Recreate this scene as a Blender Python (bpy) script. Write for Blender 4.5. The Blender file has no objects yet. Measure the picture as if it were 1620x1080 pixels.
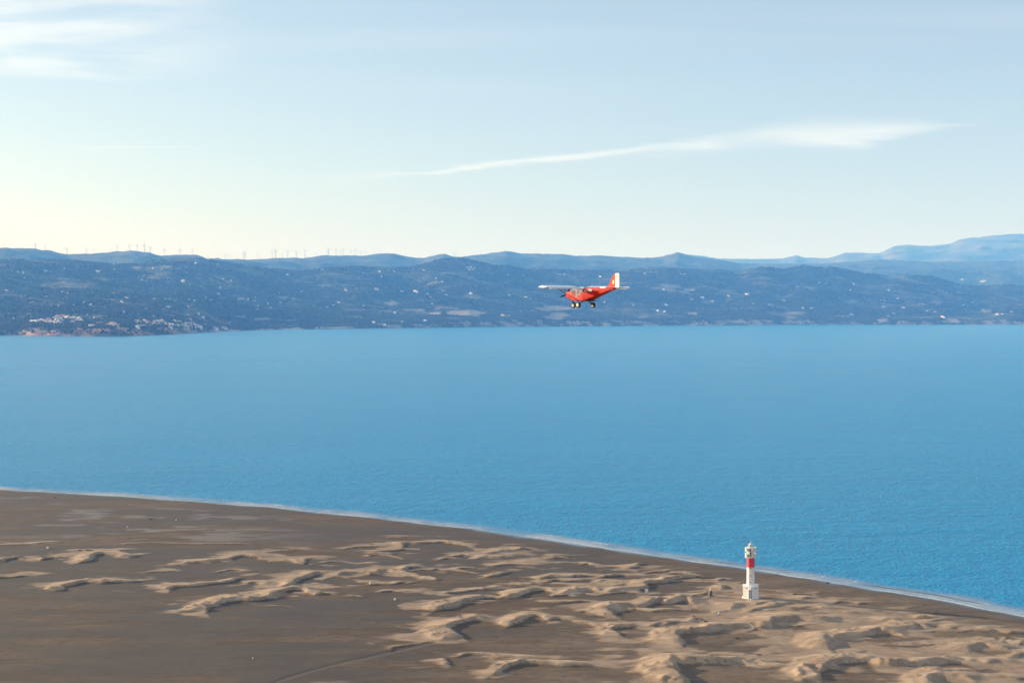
import bpy, bmesh, math, random
import numpy as np
from mathutils import Vector, Matrix

# ------------------------------------------------------------------ camera, sky, sun, exposure
SC = bpy.context.scene
COL = SC.collection
CAM_H = 103.0
F = 2250.0                      # focal length in photo pixels (1620 wide)
PITCH = math.atan(50.0 / F)
cam_d = bpy.data.cameras.new('camera'); cam = bpy.data.objects.new('camera', cam_d); COL.objects.link(cam)
cam.location = (0, 0, CAM_H); cam.rotation_euler = (math.pi / 2 - PITCH, 0, 0)
cam_d.sensor_width = 36.0; cam_d.lens = 36.0 * F / 1620.0
cam_d.clip_start = 1.0; cam_d.clip_end = 200000.0
SC.camera = cam

SUN_EL = math.radians(13.0)
SUN_AZ = math.radians(66.0)     # to the left of the viewing direction (+Y)
SKY_STRENGTH = 0.092
EXPOSURE = 0.76
sun_dir = Vector((-math.sin(SUN_AZ) * math.cos(SUN_EL), math.cos(SUN_AZ) * math.cos(SUN_EL), math.sin(SUN_EL)))
sd = bpy.data.lights.new('sun', 'SUN'); sun = bpy.data.objects.new('sun', sd); COL.objects.link(sun)
sd.energy = 5.0; sd.angle = math.radians(0.5); sd.color = (1.0, 0.90, 0.79)
sun.rotation_euler = sun_dir.to_track_quat('Z', 'Y').to_euler(); sun.location = (-300, 200, 300)

SC.view_settings.view_transform = 'Standard'; SC.view_settings.look = 'None'
SC.view_settings.exposure = EXPOSURE; SC.view_settings.gamma = 1.0
SC.view_settings.use_curve_mapping = False
SC.cycles.use_denoising = True; SC.cycles.denoising_prefilter = 'ACCURATE'
SC.cycles.max_bounces = 6; SC.cycles.volume_bounces = 4; SC.cycles.transparent_max_bounces = 12
SC.cycles.sample_clamp_indirect = 4.0

world = bpy.data.worlds.new('World'); SC.world = world; world.use_nodes = True
wn = world.node_tree.nodes; wl = world.node_tree.links; wn.clear()

def M_(nodes, links, op, a, b=None, c=None, clamp=False):
    n = nodes.new('ShaderNodeMath'); n.operation = op; n.use_clamp = clamp
    for i, v in enumerate((a, b, c)):
        if v is None: continue
        if isinstance(v, (int, float)): n.inputs[i].default_value = v
        else: links.new(v, n.inputs[i])
    return n.outputs[0]

def mixc(nodes, links, fac, a, b, mode='MIX'):
    n = nodes.new('ShaderNodeMix'); n.data_type = 'RGBA'; n.blend_type = mode
    for s, v in ((n.inputs[0], fac), (n.inputs[6], a), (n.inputs[7], b)):
        if isinstance(v, (int, float)): s.default_value = v
        elif isinstance(v, tuple): s.default_value = v if len(v) == 4 else (*v, 1)
        else: links.new(v, s)
    return n.outputs[2]

def ramp(nodes, links, val, lo, hi, smooth=True):
    n = nodes.new('ShaderNodeMapRange'); n.interpolation_type = 'SMOOTHSTEP' if smooth else 'LINEAR'
    links.new(val, n.inputs[0]); n.inputs[1].default_value = lo; n.inputs[2].default_value = hi
    return n.outputs[0]

def fcurve(nodes, links, val, pts):
    n = nodes.new('ShaderNodeFloatCurve'); cm = n.mapping; c = cm.curves[0]
    cm.use_clip = False
    for i, (x, y) in enumerate(pts):
        if i < 2: c.points[i].location = (x, y)
        else: c.points.new(x, y)
    cm.update(); links.new(val, n.inputs[1])
    return n.outputs[0]

def build_world():
    N, L = wn, wl
    out = N.new('ShaderNodeOutputWorld'); bg = N.new('ShaderNodeBackground')
    L.new(bg.outputs[0], out.inputs[0]); bg.inputs[1].default_value = SKY_STRENGTH
    sky = N.new('ShaderNodeTexSky'); sky.sky_type = 'NISHITA'; sky.sun_disc = False
    sky.sun_elevation = SUN_EL; sky.sun_rotation = -SUN_AZ
    sky.altitude = 100; sky.air_density = 1.0; sky.dust_density = 0.7; sky.ozone_density = 1.5
    geo = N.new('ShaderNodeTexCoord'); sep = N.new('ShaderNodeSeparateXYZ')
    L.new(geo.outputs['Generated'], sep.inputs[0])
    x, y, z = sep.outputs
    yy = M_(N, L, 'MAXIMUM', y, 0.08)
    a = M_(N, L, 'DIVIDE', x, yy); e = M_(N, L, 'DIVIDE', z, yy)
    # cirrus streaks: noise on a flat cloud layer high above (direction / elevation)
    zz = M_(N, L, 'MAXIMUM', z, 0.03)
    cv = N.new('ShaderNodeCombineXYZ')
    L.new(M_(N, L, 'DIVIDE', x, zz), cv.inputs[0]); L.new(M_(N, L, 'DIVIDE', y, zz), cv.inputs[1])
    mp = N.new('ShaderNodeMapping'); L.new(cv.outputs[0], mp.inputs[0])
    mp.inputs['Rotation'].default_value = (0, 0, math.radians(38)); mp.inputs['Scale'].default_value = (0.35, 1.3, 1)
    n1 = N.new('ShaderNodeTexNoise'); L.new(mp.outputs[0], n1.inputs['Vector'])
    n1.inputs['Scale'].default_value = 1.2; n1.inputs['Detail'].default_value = 6; n1.inputs['Distortion'].default_value = 0.6
    nz = n1.outputs[0]
    av = N.new('ShaderNodeCombineXYZ'); L.new(M_(N, L, 'MULTIPLY', a, 9.0), av.inputs[0]); L.new(M_(N, L, 'MULTIPLY', e, 70.0), av.inputs[1])
    n2 = N.new('ShaderNodeTexNoise'); L.new(av.outputs[0], n2.inputs['Vector'])
    n2.inputs['Scale'].default_value = 1.0; n2.inputs['Detail'].default_value = 7; n2.inputs['Distortion'].default_value = 0.5
    ns = M_(N, L, 'SUBTRACT', n2.outputs[0], 0.5)
    # long streak: centre line and half thickness against azimuth
    u = M_(N, L, 'ADD', a, 0.5)
    def cx(px): return (px - 810) / F + 0.5
    ec = fcurve(N, L, u, [(cx(p), (490 - q) / F) for p, q in ((300, 292), (560, 281), (810, 254), (1000, 240), (1150, 230), (1250, 222), (1400, 209), (1600, 188))])
    th = fcurve(N, L, u, [(cx(p), q / F) for p, q in ((300, 3), (600, 6), (850, 9), (1000, 13), (1130, 22), (1250, 36), (1380, 24), (1480, 12), (1600, 3))])
    dd = M_(N, L, 'ABSOLUTE', M_(N, L, 'ADD', M_(N, L, 'SUBTRACT', e, ec), M_(N, L, 'MULTIPLY', ns, 0.022)))
    band = ramp(N, L, M_(N, L, 'DIVIDE', dd, th), 1.15, 0.15)
    ends = M_(N, L, 'MULTIPLY', ramp(N, L, a, cx(360) - .5, cx(900) - .5), ramp(N, L, a, cx(1600) - .5, cx(1380) - .5))
    m1 = M_(N, L, 'MULTIPLY', M_(N, L, 'MULTIPLY', band, ends), ramp(N, L, n2.outputs[0], 0.22, 0.72))
    # veil of cirrus at the upper left, thinning to the right and carrying on beyond the frame
    v1 = ramp(N, L, a, cx(430) - .5, cx(120) - .5)
    v2 = ramp(N, L, M_(N, L, 'ADD', e, M_(N, L, 'MULTIPLY', ns, 0.03)), (490 - 130) / F, (490 - 85) / F)
    m2 = M_(N, L, 'MULTIPLY', M_(N, L, 'MULTIPLY', v1, v2), ramp(N, L, n2.outputs[0], 0.30, 0.68))
    # thin line cloud low on the left
    l1 = ramp(N, L, M_(N, L, 'ABSOLUTE', M_(N, L, 'SUBTRACT', e, M_(N, L, 'ADD', (490 - 234.5) / F, M_(N, L, 'MULTIPLY', ns, 0.004)))), 0.0014, 0.0002)
    m3 = M_(N, L, 'MULTIPLY', M_(N, L, 'MULTIPLY', l1, ramp(N, L, a, cx(90) - .5, cx(150) - .5)), ramp(N, L, a, cx(400) - .5, cx(180) - .5))
    # faint general cirrus over the whole sky
    m4 = M_(N, L, 'MULTIPLY', ramp(N, L, nz, 0.45, 0.8), M_(N, L, 'MULTIPLY', ramp(N, L, z, 0.05, 0.3), 0.14))
    tot = M_(N, L, 'ADD', M_(N, L, 'MULTIPLY', m1, 0.42), M_(N, L, 'MULTIPLY', m2, 0.42))
    tot = M_(N, L, 'ADD', tot, M_(N, L, 'MULTIPLY', m3, 0.17))
    tot = M_(N, L, 'ADD', tot, M_(N, L, 'ADD', m4, 0.17), clamp=True)      # thin even veil of high cloud
    col = mixc(N, L, tot, sky.outputs[0], (8.0, 7.8, 7.1))
    L.new(col, bg.inputs[0])
build_world()

# ------------------------------------------------------------------ helpers
def ray(px, py):
    u = (px - 810) / F; v = (540 - py) / F
    return np.array((u, math.cos(PITCH) + v * math.sin(PITCH), -math.sin(PITCH) + v * math.cos(PITCH)))
def G(px, py, z=0.7):
    d = ray(px, py); t = (z - CAM_H) / d[2]
    return (d[0] * t, d[1] * t)
def at(px, py, Y):
    d = ray(px, py); t = Y / d[1]
    return (d[0] * t, Y, CAM_H + d[2] * t)
def py_of(Y, Z):
    h = Z - CAM_H
    return 540 - F * (Y * math.sin(PITCH) + h * math.cos(PITCH)) / (Y * math.cos(PITCH) - h * math.sin(PITCH))

_rng = np.random.RandomState(7)
_lat = _rng.rand(512, 512).astype(np.float32)
def vnoise(x, y):
    xi = np.floor(x).astype(np.int64); yi = np.floor(y).astype(np.int64)
    fx = x - xi; fy = y - yi
    fx = fx * fx * fx * (fx * (fx * 6 - 15) + 10); fy = fy * fy * fy * (fy * (fy * 6 - 15) + 10)
    x0 = xi & 511; x1 = (xi + 1) & 511; y0 = yi & 511; y1 = (yi + 1) & 511
    return (_lat[x0, y0] * (1 - fx) + _lat[x1, y0] * fx) * (1 - fy) + (_lat[x0, y1] * (1 - fx) + _lat[x1, y1] * fx) * fy
def fbm(x, y, o=4, g=0.5):
    s = 0; a = 1; t = 0
    for i in range(o):
        s = s + a * vnoise(x * 2 ** i + 37.3 * i, y * 2 ** i + 11.7 * i); t += a; a *= g
    return s / t
def sstep(v, lo, hi):
    t = np.clip((v - lo) / (hi - lo), 0, 1); return t * t * (3 - 2 * t)

def tag(o, label=None, cat=None, group=None, kind=None):
    if label: o['label'] = label
    if cat: o['category'] = cat
    if group: o['group'] = group
    if kind: o['kind'] = kind
    return o
def link(name, me, mats, parent=None):
    o = bpy.data.objects.new(name, me); COL.objects.link(o)
    for m in (mats if isinstance(mats, (list, tuple)) else [mats]):
        if m and len(me.materials) < 8 and m.name not in [k.name for k in me.materials if k]: me.materials.append(m)
    if parent: o.parent = parent
    return o
def empty(name, loc=(0, 0, 0), rz=0):
    o = bpy.data.objects.new(name, None); COL.objects.link(o); o.location = loc; o.rotation_euler = (0, 0, rz)
    o.empty_display_size = 0.5
    return o
def np_mesh(name, V, Fq, smooth=True, attrs=None, uv=None):
    me = bpy.data.meshes.new(name)
    k = Fq.shape[1]
    me.vertices.add(len(V)); me.vertices.foreach_set('co', np.ascontiguousarray(V, dtype=np.float32).ravel())
    me.loops.add(Fq.size); me.loops.foreach_set('vertex_index', np.ascontiguousarray(Fq, dtype=np.int32).ravel())
    me.polygons.add(len(Fq)); me.polygons.foreach_set('loop_start', np.arange(0, Fq.size, k, dtype=np.int32))
    me.polygons.foreach_set('use_smooth', np.full(len(Fq), smooth))
    for n, a in (attrs or {}).items():
        at_ = me.attributes.new(n, 'FLOAT', 'POINT'); at_.data.foreach_set('value', np.ascontiguousarray(a, dtype=np.float32).ravel())
    me.update(calc_edges=True); me.validate()
    return me
def grid_faces(nr, nc):
    i = np.arange(nr * nc).reshape(nr, nc)
    return np.stack([i[:-1, :-1], i[:-1, 1:], i[1:, 1:], i[1:, :-1]], -1).reshape(-1, 4)

class MB:
    """collects shapes for one mesh"""
    def __init__(s): s.v = []; s.f = []; s.m = []
    def add(s, v, f, m=0):
        o = len(s.v); s.v += [tuple(p) for p in v]; s.f += [tuple(i + o for i in q) for q in f]; s.m += [m] * len(f); return s
    def box(s, x0, x1, y0, y1, z0, z1, m=0):
        v = [(x, y, z) for z in (z0, z1) for y in (y0, y1) for x in (x0, x1)]
        return s.add(v, [(0, 2, 3, 1), (4, 5, 7, 6), (0, 1, 5, 4), (2, 6, 7, 3), (0, 4, 6, 2), (1, 3, 7, 5)], m)
    def loft(s, rings, m=0, cap=True):
        n = len(rings[0]); v = [p for r in rings for p in r]; f = []
        for i in range(len(rings) - 1):
            for j in range(n): f.append((i * n + j, i * n + (j + 1) % n, (i + 1) * n + (j + 1) % n, (i + 1) * n + j))
        if cap: f.append(tuple(range(n - 1, -1, -1))); f.append(tuple((len(rings) - 1) * n + j for j in range(n)))
        return s.add(v, f, m)
    def lathe(s, prof, n=32, a0=0.0, m=0, cx=0, cy=0, cap=True):
        return s.loft([[(cx + r * math.cos(a0 + 2 * math.pi * j / n), cy + r * math.sin(a0 + 2 * math.pi * j / n), z) for j in range(n)] for r, z in prof], m, cap)
    def tube(s, a, b, r, r2=None, n=8, m=0):
        a = Vector(a); b = Vector(b); d = (b - a).normalized(); q = d.to_track_quat('Z', 'Y')
        r2 = r if r2 is None else r2
        rg = lambda c, rr: [tuple(c + q @ Vector((rr * math.cos(2 * math.pi * j / n), rr * math.sin(2 * math.pi * j / n), 0))) for j in range(n)]
        return s.loft([rg(a, r), rg(b, r2)], m)
    def build(s, name, mats, parent=None, smooth=False):
        me = bpy.data.meshes.new(name); me.from_pydata(s.v, [], s.f)
        bm = bmesh.new(); bm.from_mesh(me); bmesh.ops.recalc_face_normals(bm, faces=bm.faces[:]); bm.to_mesh(me); bm.free()
        o = link(name, me, mats, parent)
        me.polygons.foreach_set('material_index', s.m)
        if smooth:
            me.polygons.foreach_set('use_smooth', [True] * len(me.polygons))
            me.set_sharp_from_angle(angle=math.radians(35))
        me.update()
        return o

def mat(name, color, rough=0.6, metallic=0.0, var=0.0, vscale=1.0, bump=0.0, bscale=8.0, spec=None):
    m = bpy.data.materials.new(name); m.use_nodes = True
    N = m.node_tree.nodes; L = m.node_tree.links; b = N['Principled BSDF']
    b.inputs['Roughness'].default_value = rough; b.inputs['Metallic'].default_value = metallic
    if spec is not None: b.inputs['Specular IOR Level'].default_value = spec
    tc = N.new('ShaderNodeTexCoord')
    nt = N.new('ShaderNodeTexNoise'); nt.inputs['Scale'].default_value = vscale; nt.inputs['Detail'].default_value = 5
    L.new(tc.outputs['Object'], nt.inputs['Vector'])
    v = max(var, 0.02)
    c0 = tuple(max(0, c * (1 - v)) for c in color); c1 = tuple(min(1, c * (1 + v * .6)) for c in color)
    L.new(mixc(N, L, ramp(N, L, nt.outputs[0], .3, .7), c0, c1), b.inputs['Base Color'])
    if bump:
        n2 = N.new('ShaderNodeTexNoise'); n2.inputs['Scale'].default_value = bscale; n2.inputs['Detail'].default_value = 4
        L.new(tc.outputs['Object'], n2.inputs['Vector'])
        bp = N.new('ShaderNodeBump'); bp.inputs['Strength'].default_value = bump; bp.inputs['Distance'].default_value = 0.05
        L.new(n2.outputs[0], bp.inputs['Height']); L.new(bp.outputs[0], b.inputs['Normal'])
    return m

# ------------------------------------------------------------------ sea
def sea_material():
    m = bpy.data.materials.new('sea_water'); m.use_nodes = True
    N = m.node_tree.nodes; L = m.node_tree.links; b = N['Principled BSDF']
    g = N.new('ShaderNodeNewGeometry')
    def nz(scale, sx, sy, rot, det=3, rough=.55):
        mp = N.new('ShaderNodeMapping'); L.new(g.outputs['Position'], mp.inputs[0])
        mp.inputs['Rotation'].default_value = (0, 0, math.radians(rot)); mp.inputs['Scale'].default_value = (sx, sy, 1)
        n = N.new('ShaderNodeTexNoise'); n.inputs['Scale'].default_value = scale; n.inputs['Detail'].default_value = det
        n.inputs['Roughness'].default_value = rough
        L.new(mp.outputs[0], n.inputs['Vector']); return n.outputs[0]
    big = nz(0.0016, 0.5, 1.6, 20, 4); mid = nz(0.02, 0.5, 1.5, 28, 4)
    chop = nz(0.14, 0.9, 1.1, 30, 4, .65); fine = nz(0.7, 0.9, 1.1, 25, 2); swell = nz(0.035, 0.5, 1.6, 28, 2); lane = nz(0.006, 0.35, 1.8, 24, 4)
    c = mixc(N, L, ramp(N, L, big, .35, .65), (0.000, 0.245, 0.50), (0.000, 0.26, 0.53))
    c = mixc(N, L, M_(N, L, 'MULTIPLY', ramp(N, L, mid, .35, .7), .35), c, (0.001, 0.30, 0.59))
    L.new(c, b.inputs['Base Color'])
    b.inputs['Roughness'].default_value = 0.2; b.inputs['IOR'].default_value = 1.333; b.inputs['Specular IOR Level'].default_value = 0.09
    h = M_(N, L, 'ADD', M_(N, L, 'MULTIPLY', chop, 2.3), M_(N, L, 'ADD', M_(N, L, 'MULTIPLY', fine, 1.1), M_(N, L, 'MULTIPLY', swell, 1.9)))
    h = M_(N, L, 'MULTIPLY', h, M_(N, L, 'ADD', 0.35, M_(N, L, 'MULTIPLY', M_(N, L, 'ADD', mid, lane), 0.65)))
    bp = N.new('ShaderNodeBump'); bp.inputs['Strength'].default_value = 1.0; bp.inputs['Distance'].default_value = 0.8
    L.new(h, bp.inputs['Height']); L.new(bp.outputs[0], b.inputs['Normal'])
    return m
SEA = sea_material()
SEA_X, SEA_Y0, SEA_Y1 = 40000.0, -10000.0, 40000.0
sx = np.linspace(-SEA_X, SEA_X, 9); sy = np.linspace(SEA_Y0, SEA_Y1, 6)
gx, gy = np.meshgrid(sx, sy)
sea = link('sea', np_mesh('sea', np.stack([gx, gy, gx * 0], -1).reshape(-1, 3), grid_faces(6, 9)), SEA)
tag(sea, 'calm blue sea with fine ripples between sand spit and hilly coast', 'sea', kind='structure')

# ------------------------------------------------------------------ sand spit with dunes
SHORE_PX = [(0, 774), (220, 787), (420, 801), (600, 819), (700, 831), (850, 851), (1000, 874), (1175, 899), (1300, 918), (1450, 943), (1620, 974)]
shore = np.array([G(p, q, 0.0) for p, q in SHORE_PX])
shore = np.vstack([[-6000, shore[0, 1] + 0.30 * (shore[0, 0] + 6000)], [shore[0, 0] - 300, shore[0, 1] + 95], shore,
                   [shore[-1, 0] + 90, shore[-1, 1] - 95], [shore[-1, 0] + 240, shore[-1, 1] - 420], [900, -900], [1500, -5000]])
def shore_y(x): return np.interp(x, shore[:, 0], shore[:, 1])
def shore_d(x, y):
    s = (shore_y(x + 4) - shore_y(x - 4)) / 8
    return (shore_y(x) - y) / np.sqrt(1 + s * s)

# each dune: brink line in photo positions (left horn first), height m, stoss width m
DUNES = [
 ([(956,937),(969,934),(991,932.5),(1017,929),(1026,921.5),(1047,920.5),(1058,916),(1080,912),(1106,909)],1.25,11),
 ([(973,973),(964,967),(968,961),(990,957),(1015,958),(1030,952),(1044,950),(1052,954),(1070,948),(1083,947),(1096,955)],1.5,11),
 ([(1084,941.5),(1101,941.5),(1118,938),(1131,942)],.7,7),([(1134,931),(1147,927),(1168,928)],.8,7),
 ([(1149,964),(1162,957),(1170,954),(1177,956)],.9,9),([(1188,956),(1212,953),(1240,955)],.6,8),
 ([(1203,995),(1212,992.6),(1221,984),(1234,978),(1257,977),(1279,980),(1300,981),(1317,980),(1337,981)],1.7,14),
 ([(1080,1017),(1072,1009),(1074,1001),(1090,999),(1108,997),(1125,997),(1140,992),(1160,992),(1180,991),(1202,995)],1.6,13),
 ([(1088,1082),(1070,1066),(1059,1051),(1070,1044),(1095,1048),(1120,1047),(1145,1046),(1168,1044),(1184,1048)],1.9,14),
 ([(1184,1048),(1200,1046),(1215,1050),(1240,1054),(1262,1058)],.8,6),
 ([(1303,1077),(1287,1067),(1277,1057),(1292,1052),(1306,1054)],1.3,11),
 ([(1313,1026),(1300,1018),(1295,1012),(1302,1009),(1320,1010),(1345,1004),(1370,1003),(1391,997),(1400,1000),(1430,1005)],1.8,12),
 ([(1302,1064),(1306,1054),(1312,1047),(1330,1044),(1370,1044),(1392,1049),(1420,1050),(1460,1051),(1480,1047),(1500,1045),(1516,1047)],1.5,12),
 ([(1525,1043),(1550,1042)],.6,7),([(1560,1048),(1575,1042),(1587,1047)],.9,8),
 ([(1396,982),(1412,980),(1441,978)],.7,9),([(1441,976),(1473,975),(1496,976)],.55,8),
 ([(1416,998),(1433,992),(1447,987),(1459,990),(1475,993)],1.1,11),([(1504,995),(1516,991),(1532,993)],.6,8),
 ([(1536,1029),(1541,1022),(1553,1020),(1565,1022),(1591,1023),(1622,1022)],1.3,15),([(1606,1019),(1625,1015),(1660,1014)],.8,10),
 ([(1484,1088),(1474,1072),(1488,1068),(1520,1070),(1552,1078)],1.1,12),([(1534,1013),(1575,1013),(1591,1015)],.55,9),
 ([(1296,954),(1314,955)],.4,7),([(1355,955),(1380,953)],.45,7),([(1331,967),(1357,967)],.5,7),([(1473,965),(1484,966)],.4,5),
 ([(1262,946),(1275,944),(1290,946)],.45,7),([(1580,1000),(1620,998),(1650,1000)],.5,9),([(1288,935),(1305,936)],.3,5),
 ([(688,966),(694,963),(704,960),(718,955.5),(736,949),(764,943.5),(785,944)],1.35,11),
 ([(785,944),(800,944),(818,940),(829,935),(853,933),(875,935),(890,938)],1.4,11),([(888,939),(903,937),(931,932),(956,936)],1.1,9),
 ([(729,1008),(712,1001),(703,993),(714,987),(734,981.5),(749,977),(757,981)],1.4,11),
 ([(803,990),(820,981.5),(829,973),(842,971),(857,973),(861,978)],1.2,9),([(861,979),(875,975.5),(890,975),(907,980)],.7,7),
 ([(907,980),(930,987),(950,993)],.6,5),([(987,1003),(976,998),(970,993),(979,991),(1000,990),(1012,993)],.8,9),
 ([(775,1070),(790,1061),(808.5,1053),(823,1048),(847,1047),(866,1048),(894,1049),(921,1050),(947,1053)],1.0,8),
 ([(714,1051),(704,1045),(700,1040),(712,1037)],.5,5),([(716,1038),(740,1034),(800,1036),(870,1039)],.45,5),
 ([(440,926),(462,924),(470,919),(482.6,913),(497,907),(520,907),(534,910)],1.2,10),([(534,910),(547,907),(575,907),(592,908),(601,902),(614,899)],1.1,9),
 ([(690,915),(665,908),(640,903),(636,899),(645.5,895),(664,895),(676,897)],.8,7),
 ([(328,965),(324,960),(337,955),(352,949),(372,946.5),(404,947),(417,944),(441,936),(463,932),(485,933.5),(496,938)],1.25,11),
 ([(500,941),(512,937),(525,936),(536,940)],.6,7),([(545,940),(560,941),(578,943)],.35,5),
 ([(266,932),(270,928),(276,926),(296,925.5),(318.5,924),(344,922),(357,919),(382,913)],.95,9),
 ([(388,922),(400,920),(414,922),(436,924)],.6,6),
 ([(290,890),(320,887),(344,885),(361,883.5),(370,880),(385,878),(402,879),(413,883)],.95,9),([(440,885),(462,886),(480,890),(483,884),(500,882)],.7,7),
 ([(-40,890),(0,887),(11,884),(24,882.6),(37,884)],.85,8),([(62,885),(78,882.6),(95,884)],.55,6),
 ([(131,888),(143,883.5),(148,878),(163,875),(185,877),(200,880),(224,876)],1.0,9),
 ([(92,933),(98,929),(104,925),(126,920.5),(144,919),(167,920.5),(185,919.6),(211,919.6),(228,917)],.85,9),([(-20,913),(17,912),(31.5,910),(48,910)],.5,7),
 ([(632,865),(641,859),(659,857),(689,856.5),(705.5,855.5),(730,860),(744,866)],.6,8),([(604,849),(625,848),(645,849)],.35,6),
 ([(755,882),(770,880),(782,878)],.6,6),([(713,902),(733,898),(760,898)],.5,6),([(774,894),(804,892),(842,892)],.45,6),([(805,877),(833,875)],.4,5),
 ([(768,912),(785,909),(812,903)],.8,7),([(852,917),(874,911),(905,910),(936,908)],.9,8),([(948,913),(969,910),(997,909)],.6,7),
 ([(987,898),(1006,894),(1026,888)],.6,7),([(915,893),(930,891),(943,895)],.5,7),([(1040,895),(1054,894)],.45,5),([(1070,903),(1088,904),(1105,905)],.4,6),
 ([(640,922),(655,919),(670,918)],.3,5),([(690,884),(705,881),(720,883)],.35,5),([(820,868),(842,866),(858,869)],.35,6),([(860,884),(885,880),(900,881)],.45,6),
 ([(800,862),(820,860),(835,862)],.3,5),([(1015,905),(1035,902),(1050,903)],.4,6),([(1140,917),(1152,914),(1168,916)],.45,6),
 ([(-10,861),(40,859),(80,857),(130,855)],.32,6),([(188,860),(240,858),(300,859),(390,858)],.3,6),([(100,872),(140,869),(200,871)],.3,5),([(230,905),(265,902),(300,904)],.28,5),([(330,905),(370,901),(410,903)],.3,5),([(420,872),(470,868),(520,871)],.26,5),([(500,890),(535,886),(570,889)],.32,5),([(390,952),(420,956),(455,958)],.25,4),([(170,932),(200,935),(226,938)],.25,4),([(540,868),(580,863),(620,866)],.28,5),
 ([(622,1028),(627,1023),(640,1019),(665,1015)],.35,5),([(572,1013),(585,1017),(600,1019)],.25,4),([(560,975),(575,978)],.2,3),([(590,983),(600,982)],.25,3),
]
def dune_field(X, Y):
    """height of dune sand and how far dry sand is strewn, for points X, Y (2-D arrays on a rectangular grid)"""
    H = np.zeros_like(X); S = np.zeros_like(X)
    xs = X[0]; ys = Y[:, 0]
    rnd = random.Random(5)
    dl = [([G(p, q, 1.0) for p, q in pts], h, w) for pts, h, w in DUNES]
    # the dune belt goes on beyond the frame
    for k in range(90):
        if k < 55: x = rnd.uniform(190, 620); y = shore_y(x) - rnd.uniform(35, 260)
        else: x = rnd.uniform(-60, 250); y = rnd.uniform(230, 375)
        if y > 385 and x < 200: continue
        n = rnd.randint(4, 7); st = rnd.uniform(5, 9); pp = []; yy = y
        for i in range(n):
            pp.append((x + i * st, yy)); yy += rnd.uniform(-4, 4.5)
        pp.insert(0, (x + 2, y - rnd.uniform(6, 12)))
        dl.append((pp, rnd.uniform(.6, 1.6), rnd.uniform(8, 13)))
    for k in range(75):      # low secondary ridges linking the larger dunes
        px = rnd.uniform(560, 1620); py = np.interp(px, [560, 700, 1000, 1300, 1620], [866, 858, 896, 938, 990]) + rnd.uniform(0, 1) ** 1.3 * 95
        if py > 1075: continue
        x, y = G(px, py); pp = [(x, y)]; sl = rnd.uniform(-.25, .5)
        for i in range(rnd.randint(3, 7)): pp.append((pp[-1][0] + rnd.uniform(2.5, 5), pp[-1][1] + sl * 4 + rnd.uniform(-2.6, 2.6)))
        dl.append((pp, rnd.uniform(.28, .62), rnd.uniform(4, 8)))
    for k in range(26):
        x = rnd.uniform(-800, -320); y = shore_y(x) - rnd.uniform(90, 230); pp = [(x, y)]
        for i in range(rnd.randint(3, 7)): pp.append((pp[-1][0] + rnd.uniform(7, 12), pp[-1][1] + rnd.uniform(-5, 6)))
        dl.append((pp, rnd.uniform(.5, 1.1), rnd.uniform(8, 11)))
    WX = X + 2.2 * (fbm(X / 9, Y / 9, 3) - .5) * 2; WY = Y + 2.6 * (fbm(X / 11 + 50, Y / 11 + 9, 3) - .5) * 2
    for pts, h, w in dl:
        w = w * .85; h = h * .86; P = np.array(pts); R = w * 3.0
        i0, i1 = np.searchsorted(xs, (P[:, 0].min() - R, P[:, 0].max() + R)); j0, j1 = np.searchsorted(ys, (P[:, 1].min() - R, P[:, 1].max() + R))
        if i1 <= i0 or j1 <= j0: continue
        x = WX[j0:j1, i0:i1]; y = WY[j0:j1, i0:i1]
        # smooth the brink line (Catmull-Rom)
        Q = []
        PP = np.vstack([2 * P[0] - P[1], P, 2 * P[-1] - P[-2]])
        for i in range(1, len(PP) - 2):
            for t in np.linspace(0, 1, 4, endpoint=False):
                p0, p1, p2, p3 = PP[i - 1:i + 3]
                Q.append(.5 * (2 * p1 + (p2 - p0) * t + (2 * p0 - 5 * p1 + 4 * p2 - p3) * t * t + (3 * p1 - p0 - 3 * p2 + p3) * t ** 3))
        Q.append(P[-1]); Q = np.array(Q)
        seg = np.linalg.norm(np.diff(Q, axis=0), axis=1); cum = np.concatenate([[0], np.cumsum(seg)]); LT = cum[-1]
        best = np.full(x.shape, 1e9); sg = np.zeros_like(x); sp = np.zeros_like(x)
        for k in range(len(Q) - 1):
            a = Q[k]; d = Q[k + 1] - a; l2 = max(d @ d, 1e-9)
            t = np.clip(((x - a[0]) * d[0] + (y - a[1]) * d[1]) / l2, 0, 1)
            ex = x - a[0] - t * d[0]; ey = y - a[1] - t * d[1]; q = ex * ex + ey * ey
            m = q < best
            best = np.where(m, q, best); sg = np.where(m, d[0] * ey - d[1] * ex, sg); sp = np.where(m, cum[k] + t * seg[k], sp)
        D = np.sqrt(best); s = sp / LT
        tl = min(.3, 4.0 / LT); tr = min(.4, 7.0 / LT)
        hh = h * sstep(s, -.02, tl) ** .7 * sstep(1 - s, -.05, tr) * (0.8 + .4 * vnoise(sp / 6 + 3.3 * len(pts), sp * 0 + h * 7))
        ww = w * (.55 + .45 * sstep(s, 0, .15)) * (1 - .3 * sstep(s, .5, 1.0)) + 1.0
        tt = np.clip(D / ww, 0, 1)
        up = hh * (1 - tt * tt * (3 - 2 * tt)) ** .9
        lee = np.maximum(hh - D * .72, 0); lee = np.where(D > 0, np.maximum(lee, hh * .16 * np.exp(-D / (1.6 * h + .5))), lee)
        z = np.where(sg > 0, up, lee)
        H[j0:j1, i0:i1] = np.maximum(H[j0:j1, i0:i1], z) + .25 * np.minimum(H[j0:j1, i0:i1], z)
        far = np.where(sg > 0, 1 - D / (ww * 2.4), .55 - D / (w * 1.2))
        S[j0:j1, i0:i1] = np.maximum(S[j0:j1, i0:i1], np.clip(far, 0, 1) * min(1, h + .25))
    return H, S

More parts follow.
